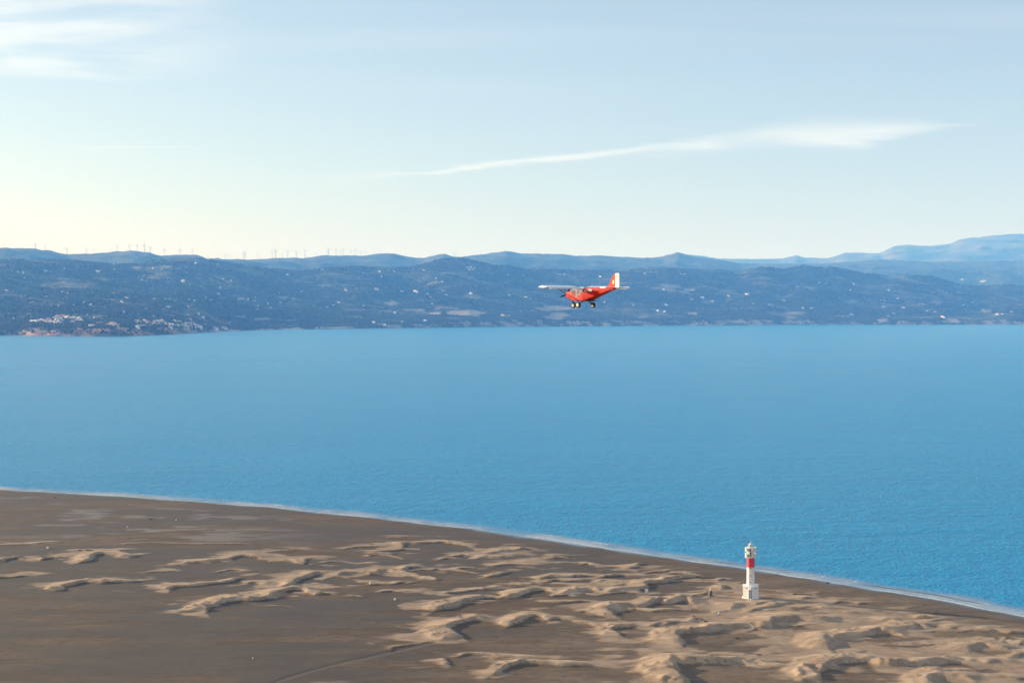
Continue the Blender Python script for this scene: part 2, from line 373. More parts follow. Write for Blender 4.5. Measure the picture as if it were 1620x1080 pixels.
def lines(segs):
    out = []
    for a, b, st in segs: out.append(np.arange(a, b, st))
    return np.concatenate(out)
gxs = lines([(-6000, -1200, 240), (-1200, -560, 20), (-560, -330, 3.0), (-320, 250, .64), (262, 420, 3.0), (420, 900, 16), (900, 1501, 100)])
gys = lines([(-4800, 0, 300), (0, 320, 14), (320, 384, 1.6), (384, 560, .64), (560, 850, .95), (850, 1100, 12), (1100, 2700, 110)])
SX, SY = np.meshgrid(gxs, gys)
dsh = shore_d(SX, SY)
dsh = dsh + 3.2 * (fbm(SX / 46, SY / 46, 3) - .5) * 2 + 1.0 * (vnoise(SX / 9, SY / 9) - .5) * 2
zb = np.where(dsh < 0, np.maximum(dsh * .05, -3.0), .62 * (1 - np.exp(-np.maximum(dsh, 0) / 14.0)))
bars = sstep(vnoise(SX / 30 + 8, SX * 0 + 2.5), .45, .72) * np.exp(-((dsh + 6.5) / 1.9) ** 2) * .42
zb = zb + bars
DH, DS = dune_field(SX, SY)
land = sstep(dsh, 8, 30)
DH *= land; DS *= land
n_big = fbm(SX / 60, SY / 60, 4); n_mid = fbm(SX / 7, SY / 7, 4); n_sm = fbm(SX / 2.2 + 5, SY / 1.7, 3)
n_sheet = .6 * fbm(SX / 30 + 31, SY / 12 + 7, 5) + .4 * fbm(SX / 9 + 3, SY / 4.5 + 1, 3)
east = sstep(SX - .35 * (520 - SY), -10, 90) * sstep(dsh, 16, 34)
belt = np.clip(sstep(DS, .0, .9), 0, 1)
rough = sstep(DH, .15, .6)
lump = np.maximum(0, fbm(SX / 2.6 + 70, SY / 2.4 + 3, 2) - .50) * 3.4 * sstep(fbm(SX / 13 + 4, SY / 11, 3), .47, .60) * rough
Z = zb + DH + land * ((n_big - .5) * .35 + (n_mid - .5) * .10) + rough * ((n_sm - .5) * .26 + (fbm(SX / 5.5 + 9, SY / 4.0 + 2, 3) - .5) * .32) + lump * .55
# thin drifts of dry sand between the dunes
drift = sstep(n_sheet + .24 * belt + .07 * east - .10, .50, .60) * np.maximum(sstep(DS, .02, .30), .85 * east)
Z = Z + drift * .10 * land
# tyre track running off towards the dunes
trk = np.array([G(p, q) for p, q in ((380, 1100), (445, 1074), (520, 1052), (610, 1032), (690, 1014))])
ty = np.interp(SX, trk[:, 0], trk[:, 1], left=-1e5, right=1e5)
tsl = (trk[-1, 1] - trk[0, 1]) / (trk[-1, 0] - trk[0, 0]); tdist = np.abs(SY - ty) / math.sqrt(1 + tsl * tsl)
track = np.clip(1 - tdist / 1.5, 0, 1)
Z = Z - .14 * sstep(track, 0, .6)
dry = np.clip(sstep(DH, .10, .42) * .95 + drift * .75, 0, 1) * (0.72 + .28 * sstep(n_mid, .35, .6)) * land
wet = np.clip(1 - np.maximum(dsh, 0) / (9 + 9 * (n_mid - .5)), 0, 1)
damp_n = fbm(SX / 75 + 13, SY / 30 + 41, 5)
leeness = np.clip((np.roll(Z, -2, 0) - Z) , -1, 1)
west = 1 - sstep(SX - .55 * (SY - 450), -30, 55)          # flats get darker and take more of the damp mask westward
streak = fbm(SX / 38 + .35 * SY / 12 + 3, SY / 9 - SX / 60, 5)
damp = np.clip(sstep(.55 * damp_n + .45 * streak + .09 * west, .46, .62) * (.25 + .75 * west), 0, 1) * (1 - dry)
puddle = sstep(.6 * fbm(SX / 42 + 9, SY / 20 + 77, 5) + .4 * fbm(SX / 11 + 9, SY / 5 + 7, 4), .56, .66) * west * (1 - sstep(SX, -150, -70)) * sstep(dsh, 14, 30) * (1 - sstep(dsh, 90, 170)) * (1 - dry)
SV = np.stack([SX, SY, Z], -1).reshape(-1, 3)
spit_me = np_mesh('sand_spit', SV, grid_faces(len(gys), len(gxs)), attrs={'dry': dry, 'wet': wet, 'damp': damp, 'track': sstep(track, .1, .7), 'puddle': puddle, 'west': west})
print('sand verts', len(SV))
def sand_z(x, y):
    i = min(max(np.searchsorted(gxs, x), 1), len(gxs) - 1); j = min(max(np.searchsorted(gys, y), 1), len(gys) - 1)
    return float(Z[j - 1:j + 1, i - 1:i + 1].mean())

def sand_material():
    m = bpy.data.materials.new('beach_sand'); m.use_nodes = True
    N = m.node_tree.nodes; L = m.node_tree.links; b = N['Principled BSDF']
    g = N.new('ShaderNodeNewGeometry')
    def A(n):
        a = N.new('ShaderNodeAttribute'); a.attribute_name = n; return a.outputs['Fac']
    def nz(scale, det=4, sx=1, sy=1, rot=0):
        mp = N.new('ShaderNodeMapping'); L.new(g.outputs['Position'], mp.inputs[0]); mp.inputs['Scale'].default_value = (sx, sy, 1)
        mp.inputs['Rotation'].default_value = (0, 0, math.radians(rot))
        n = N.new('ShaderNodeTexNoise'); n.inputs['Scale'].default_value = scale; n.inputs['Detail'].default_value = det
        L.new(mp.outputs[0], n.inputs['Vector']); return n.outputs[0]
    flat = mixc(N, L, ramp(N, L, nz(.06, 8, .5, 1.4, -12), .42, .58), (.108, .071, .043), (.155, .106, .068))
    flat = mixc(N, L, M_(N, L, 'MULTIPLY', ramp(N, L, nz(.35, 6), .46, .66), .55), flat, (.075, .054, .037))
    flat = mixc(N, L, M_(N, L, 'MULTIPLY', ramp(N, L, nz(.5, 7, .3, 1.0, -15), .52, .66), .5), flat, (.20, .155, .112))
    flat = mixc(N, L, M_(N, L, 'MULTIPLY', A('west'), .75), flat, mixc(N, L, 1.0, flat, (.60, .54, .48), 'MULTIPLY'))
    flat = mixc(N, L, M_(N, L, 'MULTIPLY', A('damp'), .62), flat, (.052, .044, .037))
    flat = mixc(N, L, M_(N, L, 'MULTIPLY', A('puddle'), .6), flat, (.20, .19, .19))
    dryc = mixc(N, L, ramp(N, L, nz(.25, 6, .7, 1.2, 20), .35, .65), (.32, .226, .152), (.43, .315, .218))
    dryc = mixc(N, L, M_(N, L, 'MULTIPLY', M_(N, L, 'MULTIPLY', ramp(N, L, nz(.75, 4), .54, .64), ramp(N, L, nz(.05, 3), .46, .58)), .62), dryc, (.13, .095, .064))
    c = mixc(N, L, A('dry'), flat, dryc)
    c = mixc(N, L, M_(N, L, 'MULTIPLY', A('track'), .5), c, (.12, .095, .07))
    c = mixc(N, L, ramp(N, L, A('wet'), .05, .8), c, (.085, .073, .063))
    L.new(c, b.inputs['Base Color'])
    r = M_(N, L, 'SUBTRACT', .92, M_(N, L, 'ADD', M_(N, L, 'MULTIPLY', A('damp'), .15), M_(N, L, 'MULTIPLY', ramp(N, L, A('wet'), .3, .9), .55)), clamp=True)
    L.new(r, b.inputs['Roughness'])
    b.inputs['Specular IOR Level'].default_value = .35
    w = N.new('ShaderNodeTexWave'); w.inputs['Scale'].default_value = .9; w.inputs['Distortion'].default_value = 6; w.inputs['Detail'].default_value = 3
    L.new(g.outputs['Position'], w.inputs['Vector'])
    h = M_(N, L, 'ADD', M_(N, L, 'MULTIPLY', nz(1.6, 5), .5), M_(N, L, 'MULTIPLY', w.outputs['Fac'], M_(N, L, 'MULTIPLY', A('dry'), .08)))
    bp = N.new('ShaderNodeBump'); bp.inputs['Strength'].default_value = .55; bp.inputs['Distance'].default_value = .25
    L.new(h, bp.inputs['Height']); L.new(bp.outputs[0], b.inputs['Normal'])
    return m
spit = link('sand_spit', spit_me, sand_material())
tag(spit, 'brown sand spit with rippled pale crescent dunes and damp flats', 'beach', kind='structure')

# surf along the beach: strips of foam and shallow wash, reflected sky painted into its colour
def surf():
    xs = np.arange(-900, 430, 1.3); offs = np.array([-7, -3, 0, 2, 4, 6, 8, 10.5, 13.5, 17, 22])
    sl = (shore_y(xs + 6) - shore_y(xs - 6)) / 12; nx = -sl / np.sqrt(1 + sl * sl); ny = 1 / np.sqrt(1 + sl * sl)
    V = np.zeros((len(offs), len(xs), 3)); O = np.zeros((len(offs), len(xs)))
    for i, o in enumerate(offs):
        V[i, :, 0] = xs + nx * o; V[i, :, 1] = shore_y(xs) + ny * o
        dd = shore_d(V[i, :, 0], V[i, :, 1]); dd = dd + 3.2 * (fbm(V[i, :, 0] / 46, V[i, :, 1] / 46, 3) - .5) * 2
        O[i] = -dd
        V[i, :, 2] = .03 + .10 * np.exp(-((O[i] - 8) / 2.5) ** 2) * vnoise(xs / 14, xs * 0 + 5)
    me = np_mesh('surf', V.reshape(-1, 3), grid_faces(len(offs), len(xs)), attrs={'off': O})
    m = bpy.data.materials.new('foam_and_sky_wash'); m.use_nodes = True
    N = m.node_tree.nodes; L = m.node_tree.links; b = N['Principled BSDF']
    a = N.new('ShaderNodeAttribute'); a.attribute_name = 'off'; off = a.outputs['Fac']
    g = N.new('ShaderNodeNewGeometry')
    def nz(scale, det=4):
        n = N.new('ShaderNodeTexNoise'); n.inputs['Scale'].default_value = scale; n.inputs['Detail'].default_value = det
        L.new(g.outputs['Position'], n.inputs['Vector']); return n.outputs[0]
    n1 = nz(.03, 5); n2 = nz(.6, 5); n3 = nz(.09, 3)
    v = M_(N, L, 'ADD', off, M_(N, L, 'MULTIPLY', M_(N, L, 'SUBTRACT', n1, .5), 13.0))
    def line(c, w, br_lo, br_hi, src):
        d = M_(N, L, 'ABSOLUTE', M_(N, L, 'SUBTRACT', v, c))
        return M_(N, L, 'MULTIPLY', ramp(N, L, d, w, w * .25), ramp(N, L, src, br_lo, br_hi))
    l = M_(N, L, 'MAXIMUM', M_(N, L, 'MULTIPLY', line(1.0, 1.4, .25, .5, n2), .8), M_(N, L, 'MULTIPLY', line(8.5, 1.3, .50, .66, n3), ramp(N, L, n2, .3, .6)))
    l = M_(N, L, 'MAXIMUM', l, M_(N, L, 'MULTIPLY', line(4.2, 1.0, .42, .62, n3), .6))
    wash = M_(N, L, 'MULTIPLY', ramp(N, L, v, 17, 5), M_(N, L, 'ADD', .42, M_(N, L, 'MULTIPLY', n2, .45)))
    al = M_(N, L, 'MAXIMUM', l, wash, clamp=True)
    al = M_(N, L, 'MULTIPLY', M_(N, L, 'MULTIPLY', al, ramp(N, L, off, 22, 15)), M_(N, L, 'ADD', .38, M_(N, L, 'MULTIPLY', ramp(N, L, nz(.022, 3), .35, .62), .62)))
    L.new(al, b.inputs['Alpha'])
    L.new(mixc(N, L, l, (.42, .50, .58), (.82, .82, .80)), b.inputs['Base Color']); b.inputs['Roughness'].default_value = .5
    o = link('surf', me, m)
    tag(o, 'thin white line of surf foam washing along the beach', 'surf', kind='stuff')
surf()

# ------------------------------------------------------------------ far coast: hills in three ranges
SHORE_FAR = [(-700,540),(-200,533),(0,530.5),(100,531.5),(180,532),(270,528.5),(330,525),(400,522.5),(440,521.5),(600,519.5),(800,516.8),(1060,515),(1300,513.6),(1620,513.6),(2400,515)]
NEAR_R = [(-700,420),(0,412),(25,410.6),(99,412),(136,414),(173,417),(222,418),(247,410.6),(291,407),(320,408),(346,413),(400,420.5),(425,424.7),(457,427),(494,426.6),(518,423),(560,421),(610,421.7),(647,423),(669,417),(691,410.6),(713,408),(733,408),(755,413),(778,419),(800,419),(832,424.7),(864,425.4),(899,428),(973,426.7),(1005,423.7),(1022,422.5),(1059,423.7),(1084,426),(1121,425.4),(1170,428.6),(1200,423),(1215,421.7),(1239,425),(1272,419),(1293,421.7),(1314,421.7),(1342,427),(1366,432),(1381,432.8),(1400,437),(1433,434.6),(1472,436.5),(1490,441),(1519,450),(1545,452),(1589,448),(1620,453),(2400,455)]
MID_R = [(-700,398),(0,392),(49,393),(81,397),(99,402),(148,401),(185,398),(210,396.5),(235,399.5),(257,405),(291,404),(311,403),(328,410.6),(400,410.6),(449,408),(484,408),(516,404),(548,404),(573,404.5),(597,401.5),(615,400),(630,402.5),(647,407),(671,408),(679,405.7),(704,401.5),(718,405.7),(731,406),(785,399.5),(800,397),(822,400.7),(886,401.5),(918,405),(943,404),(997,407),(1029,408),(1047,406.4),(1062,402),(1071,399),(1079,400.7),(1095,405.5),(1138,411),(1170,416),(1300,417),(1392,410),(1459,414),(1620,412),(2400,405)]
FAR_R = [(-700,420),(1000,416),(1040,408),(1086,402),(1108,404.5),(1138,409.4),(1200,409.5),(1239,408.7),(1259,403.5),(1275,408),(1309,408),(1337,400),(1392,399.6),(1412,390.5),(1433,387.4),(1472,389),(1503,385.4),(1519,377.6),(1563,373),(1604,370),(1620,370.6),(1800,372),(2400,395)]
def itp(P, x): return np.interp(x, [p[0] for p in P], [p[1] for p in P])
pxs = np.arange(-640, 2300, 4.0); NC = len(pxs)
az = (pxs - 810) / F
def dist_of(py):   # distance at which sea level shows at this photo row
    v = (540 - py) / F
    return CAM_H * (math.cos(PITCH) + v * math.sin(PITCH)) / (math.sin(PITCH) - v * math.cos(PITCH))
ds = dist_of(itp(SHORE_FAR, pxs))
dN = np.interp(pxs, [-700, 0, 700, 1620, 2300], [9300, 9500, 11200, 12800, 13200])
dM = np.interp(pxs, [-700, 0, 350, 700, 1100, 1620, 2300], [13000, 13200, 14200, 16000, 17500, 19500, 20000])
dF = np.full(NC, 27000.0)
def h_of(py, d):
    v = (540 - py) / F
    return CAM_H + d * (-math.sin(PITCH) + v * math.cos(PITCH)) / (math.cos(PITCH) + v * math.sin(PITCH))
hN = h_of(itp(NEAR_R, pxs), dN); hM = h_of(itp(MID_R, pxs), dM); hF = h_of(itp(FAR_R, pxs), dF)
hc = np.interp(pxs, [-700, 30, 50, 240, 330, 345, 480, 600, 700, 760, 900, 1150, 1400, 1620, 2300], [8, 10, 27, 25, 18, 3, 5, 10, 26, 32, 34, 34, 22, 30, 26]) * (0.75 + .5 * vnoise(pxs / 14, pxs * 0 + .5))
r1 = np.concatenate([[-.012], np.linspace(0, .03, 34)[:-1], np.linspace(.03, 1, 170)])
rows_d = []; rows_h = []; rows_b = []
for s in r1:
    d = ds + (dN - ds) * s; x = az * d
    if s < 0: h = np.full(NC, -12.0)
    else:
        dist = s * (dN - ds)
        cl = hc * sstep(dist + 25 * (vnoise(x / 35, d / 35) - .5), 0, 60)
        g = .55 * s + .45 * s * s
        h = cl + (hN - hc) * g
        amp = np.sin(math.pi * min(max(s, 0), 1)) ** .8
        n = fbm(x / 1100 + 3, d / 800 + 9, 5); rd = 1 - np.abs(2 * fbm(x / 700 + 17, d / 520 + 2, 4) - 1)
        h = h + amp * ((n - .5) * 190 + (rd - .75) * 130) * (0.35 + .65 * s) + sstep(np.array(dist), 40, 200) * (fbm(x / 120, d / 120, 3) - .5) * 14 * (1 - .5 * s)
        h = np.maximum(h, np.where(dist > 60, 3.0, h))
    rows_d.append(d); rows_h.append(h); rows_b.append(np.full(NC, s))
for t in np.linspace(0, 1, 62)[1:]:
    d = dN + (dM - dN) * t; x = az * d
    dip = np.sin(math.pi * t) ** .9
    h = hN + (hM - hN) * (t ** 1.3) - dip * (60 + .22 * np.minimum(hN, hM)) * (1 - t) + dip * ((fbm(x / 1300 + 21, d / 900, 5) - .5) * 190 + (np.abs(fbm(x / 600 + 2, d / 420, 4) - .5)) * -160) + (fbm(x / 75 + 1, d / 75, 2) - .5) * 16
    rows_d.append(d); rows_h.append(h); rows_b.append(np.full(NC, 1 + t))
for t in np.linspace(0, 1, 56)[1:]:
    d = dM + (dF - dM) * t; x = az * d
    dip = np.sin(math.pi * t)
    h = hM + (hF - hM) * (t ** 1.6) - dip * (80 + .25 * np.minimum(hM, hF)) * (1 - t) + dip * ((fbm(x / 1900 + 5, d / 1300, 5) - .5) * 300 + np.abs(fbm(x / 900 + 2, d / 600, 4) - .5) * -420) + (fbm(x / 130 + 1, d / 130, 3) - .5) * 34
    rows_d.append(d); rows_h.append(h); rows_b.append(np.full(NC, 2 + t))
for t in (1.0, 2.0, 3.0):
    rows_d.append(dF + 1200 * t); rows_h.append(hF * (1 - t * .28)); rows_b.append(np.full(NC, 3 + t))
TD = np.array(rows_d); TZ = np.array(rows_h); TB = np.array(rows_b); TX = az[None, :] * TD; NR = len(TD)
TPY = py_of(TD, TZ)
# patches of bare ground, quarries, fields (photo position, half width, half height, amount)
BARE = [(734,495,30,5,.9),(688,496,10,3,.7),(875,487,24,4,.8),(880,503,20,8,.5),(1055,455,20,5,.6),(1090,460,14,4,.6),(1040,456,10,4,.5),(1090,496,13,2,.9),(1067,494,9,2,.7),
 (1246,495,24,2.5,.6),(1350,477,14,2,.6),(620,479,10,3,.8),(380,501,10,1.5,.7),(745,468,18,5,.5),(665,491,8,2,.5),(215,423,6,2,.5),(262,422,8,2,.5),(362,446,22,4,.3),
 (525,518,30,1.5,.6),(800,500,12,2,.5),(1330,500,20,2,.4),(1450,470,14,3,.3),(1210,440,10,3,.35),(1480,478,12,3,.35),(1560,492,10,3,.4),(415,505,14,3,.4),(560,502,16,2,.3),
 (1250,505,14,5,.4),(1395,508,10,5,.5),(1505,508,16,4,.5),(95,440,14,2,.25),(450,470,10,2,.25),(1120,478,10,3,.3),(1280,455,14,3,.25)]
bare = np.zeros_like(TZ); wig = (fbm(TX / 160, TD / 90, 4) - .5)
PXG = np.broadcast_to(pxs[None, :], TZ.shape)
for p, q, a, b_, k in BARE:
    e = ((PXG - p) / a) ** 2 + ((TPY - q) / b_) ** 2
    bare = np.maximum(bare, k * sstep(e + wig * 3.0, 1.25, .45) * (TB < 1))
bare = np.maximum(bare, .24 * sstep(fbm(TX / 210 + 40, TD / 85 + 6, 4), .60, .70) * (TB < 1) * (TB > .05))      # fields and terraces
slope_rock = sstep(fbm(TX / 55 + 3, TZ / 22 + TD / 90, 4), .45, .57)
cliff = np.where(TB < .020, 1.0, 0.0) * (TZ > .5) * (.10 + .90 * slope_rock)
cl_on = np.interp(pxs, [-700, 20, 40, 300, 335, 345, 470, 540, 700, 860, 900, 1300, 1620, 2300], [.3, .3, 1, .9, .7, .9, .9, .5, .55, .7, .9, .75, .9, .8])
cliff = cliff * cl_on[None, :]
red = np.interp(pxs, [-700, 20, 45, 240, 340, 400, 640, 660, 720, 740, 1290, 1420, 1620, 2300], [.1, .2, 1, 1, .6, .1, .1, .5, .5, .15, .2, .35, .3, .3])
RED = np.broadcast_to(red[None, :], TZ.shape)
far_me = np_mesh('coastal_hills', np.stack([TX, TD, TZ], -1).reshape(-1, 3), grid_faces(NR, NC), attrs={'bare': bare, 'cliff': cliff, 'red': RED, 'band': TB})
def hills_material():
    m = bpy.data.materials.new('wooded_hillside'); m.use_nodes = True
    N = m.node_tree.nodes; L = m.node_tree.links; b = N['Principled BSDF']
    g = N.new('ShaderNodeNewGeometry')
    def A(n):
        a = N.new('ShaderNodeAttribute'); a.attribute_name = n; return a.outputs['Fac']
    def nz(scale, det=5):
        n = N.new('ShaderNodeTexNoise'); n.inputs['Scale'].default_value = scale; n.inputs['Detail'].default_value = det
        L.new(g.outputs['Position'], n.inputs['Vector']); return n.outputs[0]
    c = mixc(N, L, ramp(N, L, nz(.004, 6), .4, .62), (.028, .048, .020), (.11, .115, .055))
    c = mixc(N, L, M_(N, L, 'MULTIPLY', ramp(N, L, nz(.014, 5), .54, .66), .8), c, (.20, .175, .10))
    c = mixc(N, L, ramp(N, L, nz(.05, 4), .48, .62), c, (.024, .036, .018))
    soil = mixc(N, L, ramp(N, L, nz(.02, 4), .35, .65), (.30, .235, .17), (.46, .40, .32))
    c = mixc(N, L, A('bare'), c, soil)
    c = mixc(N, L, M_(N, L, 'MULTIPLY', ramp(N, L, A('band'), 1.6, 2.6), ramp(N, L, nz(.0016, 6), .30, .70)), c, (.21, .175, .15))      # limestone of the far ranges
    rock = mixc(N, L, A('red'), (.44, .39, .33), (.41, .21, .125))
    rock = mixc(N, L, ramp(N, L, nz(.03, 5), .40, .64), rock, mixc(N, L, .6, rock, (.62, .46, .30)))
    c = mixc(N, L, A('cliff'), c, rock)
    L.new(c, b.inputs['Base Color']); b.inputs['Roughness'].default_value = .95; b.inputs['Specular IOR Level'].default_value = .1
    return m
hills = link('coastal_hills', far_me, hills_material())
tag(hills, 'wooded coastal hills rising in ranges behind the far shore', 'hills', kind='structure')

def far_spot(px, py):
    """point of the far land seen at this photo position"""
    c = int(np.clip(round((px - pxs[0]) / 4.0), 0, NC - 1))
    col = TPY[:, c]; k = np.argmax((col <= py) & (TB[:, c] > .004))
    if col[k] > py: k = NR - 4
    if k > 0 and col[k - 1] > py:
        t = (col[k - 1] - py) / (col[k - 1] - col[k] + 1e-9)
        d = TD[k - 1, c] + t * (TD[k, c] - TD[k - 1, c]); z = TZ[k - 1, c] + t * (TZ[k, c] - TZ[k - 1, c])
    else: d = TD[k, c]; z = TZ[k, c]
    return ((px - 810) / F * d, d, z)
def far_ground(px, d):
    c = int(np.clip(round((px - pxs[0]) / 4.0), 0, NC - 1))
    return float(np.interp(d, TD[:, c], TZ[:, c]))

# woods: crowns spread over the near range, thick enough to read as one mass
def woods():
    rg = np.random.RandomState(3); n = 125000
    ci = rg.rand(n) * (NC - 240) + 110; s = rg.rand(n) ** 1.25
    rr = np.interp(s, r1, np.arange(len(r1)))
    c0 = ci.astype(int); k0 = np.clip(rr.astype(int), 1, NR - 2); fc = ci - c0; fk = rr - k0
    def bil(T): return (T[k0, c0] * (1 - fc) + T[k0, c0 + 1] * fc) * (1 - fk) + (T[k0 + 1, c0] * (1 - fc) + T[k0 + 1, c0 + 1] * fc) * fk
    x = bil(TX); d = bil(TD); z = bil(TZ); bb = bil(bare)
    dens = fbm(x / 330 + 60, d / 260, 4)
    keep = (bb < .22) & (z > 2.5) & (s > .004) & ((s > .013) | (rg.rand(n) > .55)) & (dens + .25 * rg.rand(n) > .54)
    x, d, z, s = x[keep], d[keep], z[keep], s[keep]; n = len(x)
    R = (3.6 + 4.2 * rg.rand(n)) * (1 + .5 * s); Hh = (5.0 + 5.0 * rg.rand(n)) * (1 + .15 * s)
    base = np.array([(0, 0, 1), (1, 0, .45), (.2, .95, .5), (-.9, .35, .38), (-.45, -.9, .5), (.6, -.75, .36), (0, 0, -.15)])
    tri = np.array([(0, 1, 2), (0, 2, 3), (0, 3, 4), (0, 4, 5), (0, 5, 1)])
    sk = np.array([(1, 6, 2), (2, 6, 3), (3, 6, 4), (4, 6, 5), (5, 6, 1)])
    tri = np.vstack([tri, sk])
    a = rg.rand(n) * 6.283; ca, sa = np.cos(a), np.sin(a)
    J = 1 + .35 * (rg.rand(n, 7, 3) - .5)
    B = base[None] * J
    V = np.empty((n, 7, 3)); V[..., 0] = x[:, None] + R[:, None] * (B[..., 0] * ca[:, None] - B[..., 1] * sa[:, None])
    V[..., 1] = d[:, None] + R[:, None] * (B[..., 0] * sa[:, None] + B[..., 1] * ca[:, None]); V[..., 2] = z[:, None] + Hh[:, None] * B[..., 2]
    Ft = (tri[None] + 7 * np.arange(n)[:, None, None]).reshape(-1, 3)
    me = np_mesh('woodland', V.reshape(-1, 3), Ft, smooth=False)
    print('crowns', n)
    m = bpy.data.materials.new('pine_and_olive_foliage'); m.use_nodes = True
    N = m.node_tree.nodes; L = m.node_tree.links; b = N['Principled BSDF']
    g = N.new('ShaderNodeNewGeometry')
    nt = N.new('ShaderNodeTexNoise'); nt.inputs['Scale'].default_value = .006; nt.inputs['Detail'].default_value = 3
    L.new(g.outputs['Position'], nt.inputs['Vector'])
    c = mixc(N, L, g.outputs['Random Per Island'], (.014, .022, .010), (.075, .082, .036))
    c = mixc(N, L, M_(N, L, 'MULTIPLY', ramp(N, L, nt.outputs[0], .45, .65), .5), c, (.085, .085, .05))
    L.new(c, b.inputs['Base Color']); b.inputs['Roughness'].default_value = .9; b.inputs['Specular IOR Level'].default_value = .1
    o = link('woodland', me, m)
    tag(o, 'dark pine and olive woods covering the coastal hills', 'woods', kind='stuff')
woods()

# ------------------------------------------------------------------ haze over the bay
def haze():
    mb = MB().box(-SEA_X - 800, SEA_X + 800, SEA_Y0 - 800, SEA_Y1 + 800, -14.0, 1650.0)
    m = bpy.data.materials.new('sea_haze'); m.use_nodes = True
    N = m.node_tree.nodes; L = m.node_tree.links
    N.remove(N['Principled BSDF'])
    v = N.new('ShaderNodeVolumePrincipled'); v.inputs['Color'].default_value = (.125, .405, 1.0, 1); v.inputs['Absorption Color'].default_value = (1, 1, 1, 1); v.inputs['Density'].default_value = HAZE_D
    v.inputs['Anisotropy'].default_value = 0.0
    L.new(v.outputs[0], N['Material Output'].inputs['Volume'])
    o = mb.build('haze', m); tag(o, 'pale blue haze lying over the bay and hills', 'haze', kind='stuff')
HAZE_D = 6.2e-5
haze()

# ------------------------------------------------------------------ materials for things
PAINT = mat('white_render', (.74, .73, .71), .6, var=.10, vscale=.7)
REDP = mat('red_render', (.66, .035, .055), .5, var=.10, vscale=.8)
GLASS_D = mat('dark_window', (.03, .035, .04), .15)
DOORG = mat('grey_door', (.17, .17, .16), .6, var=.1)
CONC = mat('weathered_concrete', (.14, .115, .09), .9, var=.35, vscale=2.5, bump=.5)
RAILM = mat('white_metal', (.60, .62, .62), .4, var=.05)
STEEL = mat('galvanised_steel', (.45, .46, .47), .45, .6)

